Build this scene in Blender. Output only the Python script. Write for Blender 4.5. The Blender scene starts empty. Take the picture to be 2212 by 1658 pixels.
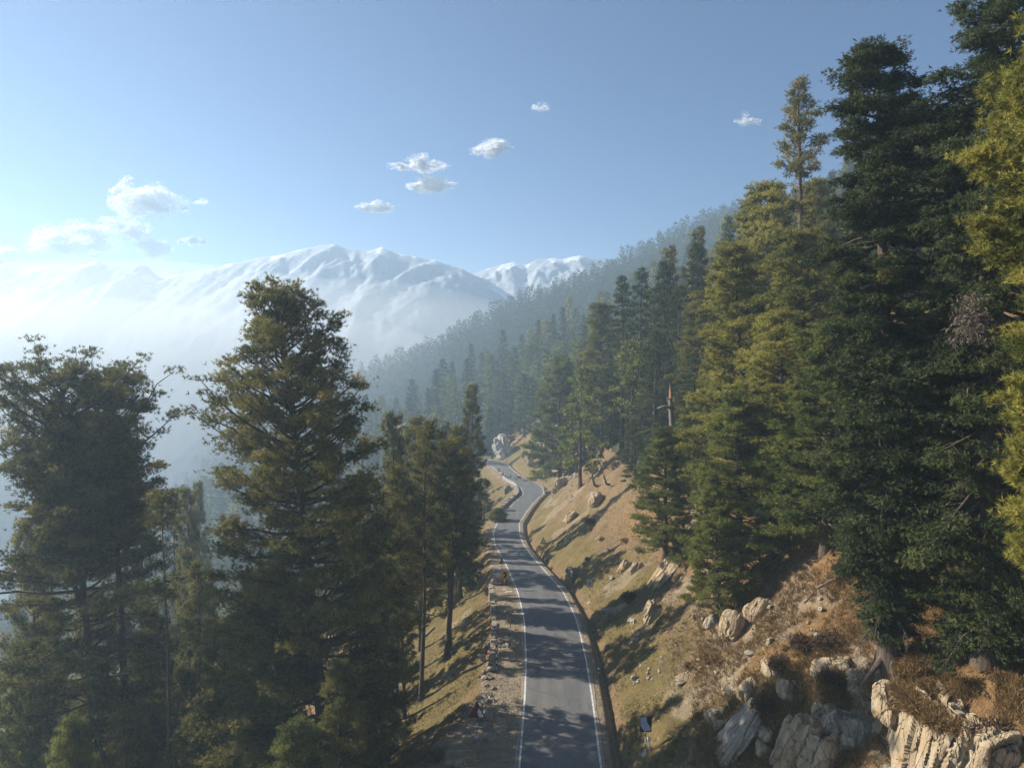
import bpy, math, random
import numpy as np
from mathutils import Vector, Matrix, Euler

# ------------------------------------------------------------------ camera, world, sun, exposure
scene = bpy.context.scene
R = math.radians
SUN_EL, SUN_AZ = 30.0, -72.0
PITCH = -2.5
F = 1474.0            # focal length in photo pixels at a 2211 px wide view
CX, CY = 1105.5, 829.0

cam_d = bpy.data.cameras.new('camera'); cam = bpy.data.objects.new('camera', cam_d)
scene.collection.objects.link(cam); scene.camera = cam
cam_d.sensor_width = 36; cam_d.lens = 24; cam_d.clip_start = 0.5; cam_d.clip_end = 20000
cam.location = (0, 0, 0); cam.rotation_euler = (R(90 + PITCH), 0, 0)

world = bpy.data.worlds.new('World'); scene.world = world; world.use_nodes = True
wn = world.node_tree.nodes; wl = world.node_tree.links
sky = wn.new('ShaderNodeTexSky'); sky.sky_type = 'NISHITA'; sky.sun_disc = False
sky.sun_elevation = R(SUN_EL); sky.sun_rotation = R(SUN_AZ); sky.altitude = 1500
sky.air_density = 0.95; sky.dust_density = 0.1; sky.ozone_density = 6.5
wl.new(sky.outputs[0], wn['Background'].inputs[0]); wn['Background'].inputs[1].default_value = 0.05

sun_d = bpy.data.lights.new('sun', 'SUN'); sun = bpy.data.objects.new('sun', sun_d)
scene.collection.objects.link(sun); sun_d.energy = 5.0; sun_d.angle = R(0.5); sun_d.color = (1.0, 0.915, 0.79)
sdir = Vector((math.sin(R(SUN_AZ)) * math.cos(R(SUN_EL)), math.cos(R(SUN_AZ)) * math.cos(R(SUN_EL)), math.sin(R(SUN_EL))))
sun.rotation_euler = sdir.to_track_quat('Z', 'Y').to_euler(); sun.location = (-40, 20, 60)

scene.view_settings.view_transform = 'Standard'; scene.view_settings.look = 'None'
scene.view_settings.exposure = 1.2; scene.view_settings.gamma = 1
cy = scene.cycles
cy.max_bounces = 5; cy.diffuse_bounces = 2; cy.glossy_bounces = 2; cy.transmission_bounces = 3; cy.volume_bounces = 1
cy.transparent_max_bounces = 8; cy.use_denoising = True; cy.sample_clamp_indirect = 4

HAZE_DENSITY = 0.0008

# ------------------------------------------------------------------ helpers
COL = scene.collection
rng0 = np.random.default_rng(7)
_c, _s = math.cos(R(PITCH)), math.sin(R(PITCH))

def ray(xv, yv):
    u = (xv - CX) / F; v = (CY - yv) / F
    return np.array([u, _c - v * _s, _s + v * _c])       # world direction with depth 1 along the view axis

def at(xv, yv, D):
    r = ray(xv, yv); return r * (D / r[1])               # point at world y = D

def mesh_np(name, V, F_, tint=None, smooth=False, mats=()):
    """V (n,3), F_ (m,k) faces of k corners."""
    me = bpy.data.meshes.new(name)
    V = np.asarray(V, np.float32); F_ = np.asarray(F_, np.int32)
    m, k = F_.shape
    me.vertices.add(len(V)); me.vertices.foreach_set('co', V.ravel())
    me.loops.add(m * k); me.loops.foreach_set('vertex_index', F_.ravel())
    me.polygons.add(m); me.polygons.foreach_set('loop_start', np.arange(0, m * k, k, dtype=np.int32))
    me.polygons.foreach_set('use_smooth', np.full(m, smooth))
    if tint is not None:
        a = me.attributes.new('tint', 'FLOAT', 'FACE'); a.data.foreach_set('value', np.asarray(tint, np.float32))
    me.update(calc_edges=True)
    for mt in mats: me.materials.append(mt)
    return me

def link(name, data, parent=None, loc=None):
    o = bpy.data.objects.new(name, data); COL.objects.link(o)
    if parent is not None: o.parent = parent
    if loc is not None: o.location = loc
    return o

def tag(o, label=None, cat=None, group=None, kind=None):
    if label: o['label'] = label
    if cat: o['category'] = cat
    if group: o['group'] = group
    if kind: o['kind'] = kind
    return o

class MB:
    """collects quads/tris of simple shapes and links them as one mesh"""
    def __init__(s): s.v = []; s.f = []
    def add(s, v, f):
        b = len(s.v); s.v += [tuple(p) for p in v]; s.f += [tuple(i + b for i in q) for q in f]; return s
    def box(s, c, size, rot=None, jit=0, rng=None):
        v = [Vector((sx * size[0] / 2, sy * size[1] / 2, sz * size[2] / 2)) for sz in (-1, 1) for sy in (-1, 1) for sx in (-1, 1)]
        if jit: v = [p + Vector(rng.uniform(-jit, jit, 3)) for p in v]
        if rot is not None: v = [rot @ p for p in v]
        return s.add([p + Vector(c) for p in v], [(0, 2, 3, 1), (4, 5, 7, 6), (0, 1, 5, 4), (2, 6, 7, 3), (0, 4, 6, 2), (1, 3, 7, 5)])
    def tube(s, pts, rad, n=8, cap=True):
        V, F_ = tube_np(np.array(pts, float), np.array(rad, float), n)
        b = len(s.v); s.v += [tuple(p) for p in V]; s.f += [tuple(int(i) + b for i in q) for q in F_]
        if cap:
            s.f.append(tuple(b + i for i in range(n))[::-1]); e = b + (len(pts) - 1) * n; s.f.append(tuple(e + i for i in range(n)))
        return s
    def prism(s, poly, y0, y1):
        n = len(poly); v = [(x, y0, z) for x, z in poly] + [(x, y1, z) for x, z in poly]
        return s.add(v, [tuple(range(n)), tuple(range(2 * n - 1, n - 1, -1))] + [(i, i + n, (i + 1) % n + n, (i + 1) % n) for i in range(n)])
    def build(s, name, mat, parent=None, smooth=False, bevel=0):
        me = bpy.data.meshes.new(name); me.from_pydata(s.v, [], s.f); me.materials.append(mat)
        if smooth: me.polygons.foreach_set('use_smooth', [True] * len(me.polygons))
        me.update(); o = link(name, me, parent)
        if bevel:
            m = o.modifiers.new('bevel', 'BEVEL'); m.width = bevel; m.segments = 2
        return o

def tube_np(P, Rr, n=5):
    P = np.asarray(P, float); m = len(P)
    T = np.gradient(P, axis=0); T /= np.linalg.norm(T, axis=1)[:, None] + 1e-9
    ref = np.where(np.abs(T[:, 2:3]) > 0.9, np.array([[1.0, 0, 0]]), np.array([[0, 0, 1.0]]))
    A = np.cross(T, ref); A /= np.linalg.norm(A, axis=1)[:, None] + 1e-9
    for i in range(1, m):
        if (A[i] * A[i - 1]).sum() < 0: A[i] = -A[i]
    B = np.cross(T, A)
    th = np.arange(n) * 2 * math.pi / n
    V = P[:, None, :] + Rr[:, None, None] * (np.cos(th)[None, :, None] * A[:, None, :] + np.sin(th)[None, :, None] * B[:, None, :])
    i = np.arange(m - 1)[:, None] * n; j = np.arange(n)[None, :]; j2 = (j + 1) % n
    Fq = np.stack([i + j, i + j2, i + n + j2, i + n + j], -1).reshape(-1, 4)
    return V.reshape(-1, 3), Fq

# lattice noise
def _hash(ix, iy, iz, seed):
    h = (ix.astype(np.int64) * 374761393 + iy.astype(np.int64) * 668265263 + iz.astype(np.int64) * 2147483647 + seed * 1274126177) & 0xffffffff
    h = ((h ^ (h >> 13)) * 1274126177) & 0xffffffff
    h = ((h ^ (h >> 16)) * 668265263) & 0xffffffff
    return ((h ^ (h >> 15)) & 0xffffff) / float(0xffffff)

def vnoise(x, y, z=None, seed=0):
    if z is None: z = np.zeros_like(x)
    ix, iy, iz = np.floor(x), np.floor(y), np.floor(z)
    fx, fy, fz = x - ix, y - iy, z - iz
    fx, fy, fz = [f * f * f * (f * (f * 6 - 15) + 10) for f in (fx, fy, fz)]
    out = 0
    for dx in (0, 1):
        for dy in (0, 1):
            for dz in (0, 1):
                w = (fx if dx else 1 - fx) * (fy if dy else 1 - fy) * (fz if dz else 1 - fz)
                out = out + w * _hash(ix + dx, iy + dy, iz + dz, seed)
    return out * 2 - 1

def fbm(x, y, z=None, seed=0, oct=4, ridged=False):
    o = 0; a = 1; t = 0
    for k in range(oct):
        f = 2.03 ** k
        n = vnoise(x * f + 13.1 * k, y * f - 7.7 * k, None if z is None else z * f, seed + k)
        o = o + a * ((1 - 2 * np.abs(n)) if ridged else n); t += a; a *= 0.5
    return o / t

def smax(a, b, k):
    h = np.clip(0.5 + 0.5 * (a - b) / k, 0, 1); return b + (a - b) * h + k * h * (1 - h)
def sstep(a, b, x):
    t = np.clip((x - a) / (b - a), 0, 1); return t * t * (3 - 2 * t)

# ------------------------------------------------------------------ materials
def new_mat(name):
    m = bpy.data.materials.new(name); m.use_nodes = True
    nt = m.node_tree; b = nt.nodes['Principled BSDF']; b.inputs['Specular IOR Level'].default_value = 0.25
    return m, nt.nodes, nt.links, b

def noise_node(n, l, scale, detail=4, vec=None, rough=0.55, dist=0):
    t = n.new('ShaderNodeTexNoise'); t.inputs['Scale'].default_value = scale; t.inputs['Detail'].default_value = detail
    t.inputs['Roughness'].default_value = rough; t.inputs['Distortion'].default_value = dist
    if vec is not None: l.new(vec, t.inputs['Vector'])
    return t.outputs['Fac']

def ramp(n, l, fac, stops):
    r = n.new('ShaderNodeValToRGB'); e = r.color_ramp.elements
    while len(e) < len(stops): e.new(0.5)
    for i, (p, c) in enumerate(stops): e[i].position = p; e[i].color = (*c, 1) if len(c) == 3 else c
    l.new(fac, r.inputs[0]); return r.outputs[0]

def mixc(n, l, fac, a, b, mode='MIX'):
    m = n.new('ShaderNodeMix'); m.data_type = 'RGBA'; m.blend_type = mode
    for s, v in ((m.inputs[0], fac), (m.inputs[6], a), (m.inputs[7], b)):
        if hasattr(v, 'node'): l.new(v, s)
        else: s.default_value = v if not isinstance(v, tuple) else (*v, 1)
    return m.outputs[2]

def bump(n, l, b, h, strength=0.5, dist=0.1):
    u = n.new('ShaderNodeBump'); u.inputs['Strength'].default_value = strength; u.inputs['Distance'].default_value = dist
    l.new(h, u.inputs['Height']); l.new(u.outputs[0], b.inputs['Normal'])

def math_node(n, l, op, a, b=None):
    m = n.new('ShaderNodeMath'); m.operation = op
    for s, v in ((m.inputs[0], a), (m.inputs[1], b)):
        if v is None: continue
        if hasattr(v, 'node'): l.new(v, s)
        else: s.default_value = v
    return m.outputs[0]

def geo_pos(n): return n.new('ShaderNodeNewGeometry').outputs['Position']
def obj_pos(n): return n.new('ShaderNodeTexCoord').outputs['Object']

def foliage_mat(name, dark, mid, light, dry=None, transl=0.35):
    m, n, l, b = new_mat(name)
    a = n.new('ShaderNodeAttribute'); a.attribute_name = 'tint'
    oi = n.new('ShaderNodeObjectInfo')
    nz = noise_node(n, l, 0.35, 2, obj_pos(n))
    f = math_node(n, l, 'MULTIPLY', oi.outputs['Random'], 0.22)
    f = math_node(n, l, 'ADD', f, a.outputs['Fac'])
    f2 = math_node(n, l, 'MULTIPLY', nz, 0.5)
    f = math_node(n, l, 'ADD', f, f2)
    f = math_node(n, l, 'SUBTRACT', f, 0.36)
    stops = [(0.0, dark), (0.45, mid), (0.85, light)]
    if dry: stops.append((1.0, dry))
    col = ramp(n, l, f, stops)
    l.new(col, b.inputs['Base Color']); b.inputs['Roughness'].default_value = 0.6; b.inputs['Specular IOR Level'].default_value = 0.15
    tr = n.new('ShaderNodeBsdfTranslucent'); l.new(col, tr.inputs['Color'])
    mx = n.new('ShaderNodeMixShader'); mx.inputs[0].default_value = transl
    l.new(b.outputs[0], mx.inputs[1]); l.new(tr.outputs[0], mx.inputs[2])
    l.new(mx.outputs[0], n['Material Output'].inputs['Surface'])
    return m

M = {}
M['pine_y'] = foliage_mat('yellow_pine_needles', (0.06, 0.08, 0.014), (0.27, 0.25, 0.055), (0.44, 0.39, 0.085), (0.44, 0.28, 0.09), transl=.42)
M['pine_g'] = foliage_mat('green_pine_needles', (0.045, 0.065, 0.017), (0.17, 0.19, 0.045), (0.29, 0.29, 0.07), (0.34, 0.24, 0.09), transl=.42)
M['pine_b'] = foliage_mat('brown_pine_needles', (0.045, 0.055, 0.018), (0.165, 0.16, 0.042), (0.31, 0.26, 0.07), (0.44, 0.27, 0.095), transl=.42)
M['fir'] = foliage_mat('fir_needles', (0.018, 0.030, 0.012), (0.062, 0.082, 0.028), (0.14, 0.155, 0.05), (0.20, 0.15, 0.07), 0.3)
M['dry'] = foliage_mat('dry_grass', (0.10, 0.06, 0.025), (0.22, 0.14, 0.06), (0.34, 0.24, 0.11), (0.38, 0.30, 0.15), 0.3)
M['dead'] = foliage_mat('dead_twigs', (0.05, 0.038, 0.03), (0.12, 0.09, 0.07), (0.20, 0.16, 0.125), None, 0.1)
M['shrub'] = foliage_mat('shrub_leaves', (0.06, 0.035, 0.022), (0.12, 0.075, 0.045), (0.17, 0.13, 0.06), None, 0.2)

def bark_mat():
    m, n, l, b = new_mat('bark')
    tc = n.new('ShaderNodeTexCoord'); mp = n.new('ShaderNodeMapping'); mp.inputs['Scale'].default_value = (3, 3, 0.5)
    l.new(tc.outputs['Object'], mp.inputs[0])
    f = noise_node(n, l, 2.0, 6, mp.outputs[0], 0.7)
    l.new(ramp(n, l, f, [(0.3, (0.035, 0.026, 0.02)), (0.55, (0.10, 0.075, 0.058)), (0.8, (0.19, 0.15, 0.12))]), b.inputs['Base Color'])
    b.inputs['Roughness'].default_value = 0.9; bump(n, l, b, f, 0.9, 0.08); return m
M['bark'] = bark_mat()

def bleached():
    m, n, l, b = new_mat('bleached_wood')
    tc = n.new('ShaderNodeTexCoord'); mp = n.new('ShaderNodeMapping'); mp.inputs['Scale'].default_value = (5, 5, 0.7)
    l.new(tc.outputs['Object'], mp.inputs[0]); f = noise_node(n, l, 1.5, 5, mp.outputs[0], 0.7)
    l.new(ramp(n, l, f, [(0.3, (0.09, 0.07, 0.06)), (0.55, (0.21, 0.175, 0.155)), (0.8, (0.36, 0.31, 0.28))]), b.inputs['Base Color'])
    b.inputs['Roughness'].default_value = 0.9; bump(n, l, b, f, 0.8, 0.05); return m
M['bleached'] = bleached()

def plain(name, col, rough=0.6, var=0.25, scale=6, metal=0, bmp=0.15):
    m, n, l, b = new_mat(name)
    f = noise_node(n, l, scale, 5, obj_pos(n), 0.65)
    lo = tuple(c * (1 - var) for c in col); hi = tuple(min(1, c * (1 + var)) for c in col)
    l.new(ramp(n, l, f, [(0.3, lo), (0.7, hi)]), b.inputs['Base Color'])
    b.inputs['Roughness'].default_value = rough; b.inputs['Metallic'].default_value = metal
    if bmp: bump(n, l, b, f, bmp, 0.02)
    return m

def rock_mat(name, lo, mid, hi, stretch=0.35):
    m, n, l, b = new_mat(name)
    tc = n.new('ShaderNodeTexCoord'); mp = n.new('ShaderNodeMapping'); mp.inputs['Scale'].default_value = (1, 1, stretch)
    mp.inputs['Rotation'].default_value = (0.15, 0.25, 0)
    l.new(tc.outputs['Object'], mp.inputs[0])
    f = noise_node(n, l, 1.1, 8, mp.outputs[0], 0.68, 0.4)
    col = ramp(n, l, f, [(0.28, lo), (0.5, mid), (0.72, hi)])
    v = n.new('ShaderNodeTexVoronoi'); v.feature = 'DISTANCE_TO_EDGE'; v.inputs['Scale'].default_value = 1.3
    wv = n.new('ShaderNodeVectorMath'); wv.operation = 'ADD'
    nn = n.new('ShaderNodeTexNoise'); nn.inputs['Scale'].default_value = 1.6; nn.inputs['Detail'].default_value = 3
    sc_ = n.new('ShaderNodeVectorMath'); sc_.operation = 'SCALE'; sc_.inputs['Scale'].default_value = .3; l.new(nn.outputs['Color'], sc_.inputs[0]); l.new(mp.outputs[0], nn.inputs['Vector']); l.new(mp.outputs[0], wv.inputs[0]); l.new(sc_.outputs[0], wv.inputs[1])
    l.new(wv.outputs[0], v.inputs['Vector'])
    cr = ramp(n, l, v.outputs['Distance'], [(0.0, (0, 0, 0)), (0.045, (1, 1, 1))])
    # lichen and rust stains
    st = noise_node(n, l, 0.7, 5, tc.outputs['Object'], 0.6)
    stm = ramp(n, l, st, [(0.52, (0, 0, 0)), (0.66, (1, 1, 1))])
    col = mixc(n, l, math_node(n, l, 'MULTIPLY', stm, 0.55), col, (0.36, 0.22, 0.09))
    l.new(col, b.inputs['Base Color']); b.inputs['Roughness'].default_value = 0.9
    fine = noise_node(n, l, 7, 8, mp.outputs[0], 0.7)
    h = math_node(n, l, 'ADD', math_node(n, l, 'MULTIPLY', cr, 0.8), math_node(n, l, 'MULTIPLY', fine, 1.0))
    bump(n, l, b, h, 0.9, 0.18); return m
M['rock'] = rock_mat('pale_rock', (0.20, 0.14, 0.085), (0.36, 0.28, 0.18), (0.52, 0.44, 0.32))
M['rockg'] = rock_mat('grey_rock', (0.17, 0.145, 0.115), (0.31, 0.27, 0.215), (0.48, 0.43, 0.36))
M['stone'] = plain('stone', (0.29, 0.25, 0.195), 0.9, 0.4, 3, 0, 0.6)
M['wallstone'] = plain('wall_stone', (0.27, 0.23, 0.21), 0.9, 0.45, 2.5, 0, 0.6)
M['white'] = plain('white_paint', (0.72, 0.71, 0.68), 0.5, 0.12)
M['black'] = plain('black_paint', (0.025, 0.025, 0.028), 0.5, 0.2)
M['darkred'] = plain('dark_red_paint', (0.13, 0.03, 0.022), 0.5, 0.2)
M['red'] = plain('red_paint', (0.50, 0.05, 0.04), 0.5, 0.2)
M['yellow'] = plain('yellow_paint', (0.62, 0.38, 0.02), 0.5, 0.15)
M['blueplate'] = plain('grey_blue_plate', (0.40, 0.42, 0.50), 0.5, 0.12)
M['green'] = plain('green_paint', (0.01, 0.10, 0.07), 0.5, 0.2)
M['concrete'] = plain('concrete', (0.45, 0.42, 0.38), 0.9, 0.2, 8, 0, 0.4)
M['plastic_blue'] = plain('blue_plastic', (0.10, 0.33, 0.72), 0.4, 0.15)
M['plastic_red'] = plain('red_plastic', (0.70, 0.06, 0.08), 0.4, 0.15)
M['cloth'] = plain('pale_cloth', (0.66, 0.55, 0.40), 0.9, 0.2)
M['orange'] = plain('orange_wood', (0.55, 0.22, 0.05), 0.9, 0.3)

# ------------------------------------------------------------------ road profile
RK = [(1658,1121,1298,48.3),(1509,1133,1279,58.6),(1426,1136,1266,65.8),(1335,1132,1245,75.7),(1274,1117,1214,88),(1213,1090,1159,109),
      (1176,1069,1130,125),(1152,1065,1122,137),(1130,1073,1121,149),(1103,1094,1138,163),(1084,1110,1153,175),(1071,1127,1167,184),
      (1065,1130,1174,188),(1054,1125,1172,197),(1046,1117,1164,205),(1040,1104,1150,212),(1025,1083,1120,228),(1016,1073,1107.6,240),
      (1003,1058,1095,257),(998,1050,1085,264)]
ky = []; kl = []; kr = []; kz = []
for yv, xl_, xr_, D in RK:
    a = at(xl_, yv, D); b_ = at(xr_, yv, D); ky.append(D); kl.append(a[0]); kr.append(b_[0]); kz.append(a[2])
ky = [-80, 20] + ky + [275, 287, 300, 320, 2000]
kl = [kl[0] - 2.5, kl[0] - 1.2] + kl + [-16, -26, -42, -80, -80]
kr = [kr[0] - 2.5, kr[0] - 1.2] + kr + [-10, -20, -36, -74, -74]
kz = [kz[0] - .5, kz[0]] + kz + [kz[-1] - .5, kz[-1] - 1, kz[-1] - 1.5, kz[-1] - 2, kz[-1] - 2]
GY = np.arange(-80, 400, 0.5)
def _sm(a, w=9):
    k = np.hanning(w + 2)[1:-1]; k /= k.sum(); return np.convolve(np.pad(a, w // 2, mode='edge'), k, 'valid')
GL = _sm(np.interp(GY, ky, kl), 11); GR = _sm(np.interp(GY, ky, kr), 11); GZ = _sm(np.interp(GY, ky, kz), 41)
def XL(y): return np.interp(y, GY, GL)
def XR(y): return np.interp(y, GY, GR)
def ZR(y): return np.interp(y, GY, GZ)

# shoulder width on the left
def SHL(y): return np.interp(y, [20, 48, 56, 60, 64, 68, 90, 100, 130, 150, 200, 220], [9, 7.5, 5.0, 3.9, 3.3, 3.2, 3.2, 2.4, 1.4, 1.6, 2.0, 1.6])

def terrain(x, y, detail=True):
    x = np.asarray(x, float); y = np.asarray(y, float)
    yy = np.clip(y, -80, 290)
    xl = XL(yy); xr = XR(yy); zr = ZR(yy)
    # beyond the bend the hillside keeps going straight
    t = sstep(262, 300, y); xr2 = xr * (1 - t) + -4 * t; xl2 = xl * (1 - t) + -10 * t
    dr = x - xr2; dl = xl2 - x
    # right side
    bank = np.interp(dr, [-1, 0.9, 1.25, 1.7, 2.1, 2.6, 9, 18, 400, 900], [0, -0.05, -0.65, -0.65, 0.0, 0.5, 5.3, 13.9, 13.9 + 382 * .64, 13.9 + 382 * .64 + 50])
    # the cut bank is lower further off
    # left side
    sh = SHL(np.clip(y, 20, 220))
    wall = sstep(64, 66, y) * sstep(98, 92, y)
    far_wall = sstep(150, 154, y) * sstep(199, 196, y)
    drop = np.where(dl > sh, (dl - sh) * 0.72 + 1.5 * wall * sstep(0, 0.4, dl - sh), 0.03 * np.clip(dl, 0, 10))
    drop = np.minimum(drop, 34 + (drop - 34) * 0.85)
    big = fbm(x / 34, y / 34, seed=3, oct=3)
    away = sstep(3, 20, np.where(dr > 0, dr, dl - sh))
    h = zr + np.where(dr > -0.01, bank, 0) - np.where(dl > 0, drop, 0)
    h = h + big * 3.0 * away
    # gullies running down the right slope
    h = h + sstep(8, 30, dr) * 2.0 * fbm(x / 60, y / 16, seed=21, oct=2)
    # the rocky knoll under the big fir, bottom right
    h = h + 1.6 * np.exp(-(((x - 19.5) / 4) ** 2 + ((y - 35.5) / 4.5) ** 2))
    # steep rock cut below the big fir
    edge = 19.5 + .22 * (y - 30) + .9 * vnoise(x * 0, y / 2.6, seed=44) + .4 * vnoise(x * 0, y / .9, seed=45)
    cut = sstep(20, 25, y) * sstep(44, 38, y) * sstep(4.5, 8, dr)
    h = h - 3.3 * cut * sstep(edge + .35, edge - .55, x)
    # spurs
    c1 = -9 + 0.47 * x + 3 * fbm(x / 50, y * 0, seed=5, oct=3)
    s1 = c1 - np.where(y < 372, (372 - y) * 0.40, (y - 372) * 0.55)
    s1 = s1 + 2.5 * fbm(x / 25, y / 25, seed=6, oct=3)
    c2 = 39 + 0.455 * x + 5 * fbm(x / 90, y * 0, seed=8, oct=3)
    s2 = c2 - np.where(y < 650, (650 - y) * 0.42, (y - 650) * 0.5) + 4 * fbm(x / 40, y / 40, seed=9, oct=3)
    c4 = 20 - 0.34 * (x + 560); c4 = np.where(x < -560, 20 + (x + 560) * 0.25, c4)
    s4 = c4 - np.abs(y - 800) * 0.45 + 5 * fbm(x / 50, y / 50, seed=10, oct=3)
    s = smax(smax(s1, s2, 14), s4, 10)
    far = sstep(225, 270, y)
    s = np.where(y > 225, s, -400)
    hh = smax(h, s, 8) * far + h * (1 - far)
    hh = np.minimum(hh, 118 + (hh - 118) * 0.15)
    hh = smax(hh, np.full_like(hh, -172.0), 20)
    if detail:
        near = sstep(1.6, 5, np.where(dr > 0, dr, np.maximum(dl, 0)))
        f1 = fbm(x / 5.5, y / 5.5, seed=30, oct=3); f2 = fbm(x / 1.3, y / 1.3, seed=31, oct=3)
        f3 = fbm((x + .5 * y) / 9, (y - .5 * x) / 2.6, seed=33, oct=3, ridged=True)
        hh = hh + near * (0.55 * f1 + 0.16 * f2 + sstep(4, 12, dr) * 0.6 * f3 + sstep(3, 8, dr) * .55 * fbm(x / 2.6, y / 3.4, seed=36, oct=2)) + 0.04 * f2 * sstep(0.3, 1, np.maximum(dr, dl))
    # keep the road corridor
    w = sstep(2.6, 0.6, np.maximum(XL(np.clip(y, -80, 330)) - x, x - XR(np.clip(y, -80, 330)))) * (y < 320) * (y > 255)
    hh = hh * (1 - w) + (ZR(yy) - 0.02) * w
    under = ((x > XL(yy) - 0.15) & (x < XR(yy) + 0.15) & (y < 288))
    hh = np.where(under, ZR(yy) - 0.12, hh)
    return hh

def hgt(x, y): return float(terrain(np.array([x]), np.array([y]))[0])

def ground_px(xv, yv, d0=20, d1=900, lift=0.0):
    """where the sight line through a photo pixel meets the hillside"""
    r = ray(xv, yv); D = np.concatenate([np.arange(d0, 120, 0.25), np.arange(120, d1, 1.0)])
    P = r[None, :] * (D / r[1])[:, None]
    g = terrain(P[:, 0], P[:, 1]) + lift
    k = np.argmax(P[:, 2] < g)
    if P[k, 2] >= g[k]: return P[-1]
    return np.array([P[k, 0], P[k, 1], g[k]])

# ------------------------------------------------------------------ terrain mesh
def grow(a, b, s0, g):
    o = [a]; s = s0
    while o[-1] < b: o.append(o[-1] + s); s = s * g
    return o
ys = [-60, -50, -40, -30, -20, -12, -5, 2, 8, 13] + grow(17, 960, 0.30, 1.0072)
offs_r = list(np.arange(0, 4, 0.22)) + grow(4.0, 55, 0.30, 1.006)
offs_r += grow(offs_r[-1] + .6, 760, 0.6, 1.035)
offs_l = list(np.arange(0.25, 9, 0.28)) + grow(9, 45, 0.34, 1.01)
offs_l += grow(offs_l[-1] + .6, 1000, 0.6, 1.04)
ys = np.array(ys); off = np.array([-o for o in offs_l[::-1]] + offs_r)
# the reference line relaxes to straight far away
refx = np.where(ys < 262, XR(ys), XR(262) + 0 * ys)
X = np.where(off[None, :] < 0, 0, 0) + refx[:, None] + off[None, :] - np.where(off[None, :] < 0, 0.0, 0.0)
Y = np.repeat(ys[:, None], len(off), 1)
Z = terrain(X, Y)
ny, nx = X.shape
idx = np.arange(ny * nx).reshape(ny, nx)
Fq = np.stack([idx[:-1, :-1], idx[:-1, 1:], idx[1:, 1:], idx[1:, :-1]], -1).reshape(-1, 4)

def terrain_cov(X, Y):
    yy = np.clip(Y, -80, 290); dr = X - XR(yy); dl = XL(yy) - X
    n = fbm(X / 7, Y / 7, seed=50, oct=4); n2 = fbm(X / 2.2, Y / 2.2, seed=51, oct=3)
    rust = sstep(8, 14, dr + 5 * n + 1.5 * n2) * (1 - .65 * sstep(70, 110, Y)) * (Y < 400)
    rust = np.maximum(rust, 0.75 * sstep(15, 26, dl + 6 * n))
    grass = sstep(1.8, 3.0, dr) * sstep(13, 5, dr + 5 * n) + sstep(0.5, 2.0, dl - SHL(np.clip(Y, 20, 220)) + n2) * sstep(30, 12, dl + 6 * n)
    sh = SHL(np.clip(Y, 20, 220))
    grav = np.where(dl > 0, sstep(0.8, -0.8, dl - sh + 1.0 * n2), sstep(1.9, 1.0, dr))
    scree = sstep(0.10, 0.34, fbm(X / 4.5, Y / 4.5, seed=55, oct=4)) * sstep(2.5, 5, dr) * sstep(26, 12, dr)
    scree = np.maximum(scree, 0.8 * sstep(0.15, 0.4, fbm(X / 3.5, Y / 3.5, seed=56, oct=4)) * sstep(1, 3, dl - sh) * sstep(14, 8, dl))
    edge = 19.5 + .22 * (Y - 30); cutm = sstep(22, 26, Y) * sstep(46, 40, Y) * np.exp(-((X - edge + .4) / 1.3) ** 2)
    scree = np.maximum(scree, cutm); rust = rust * (1 - .6 * cutm); grav = np.maximum(grav, .8 * cutm * (n2 > -.2))
    return rust, np.clip(grass, 0, 1), np.clip(grav, 0, 1), scree

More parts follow.
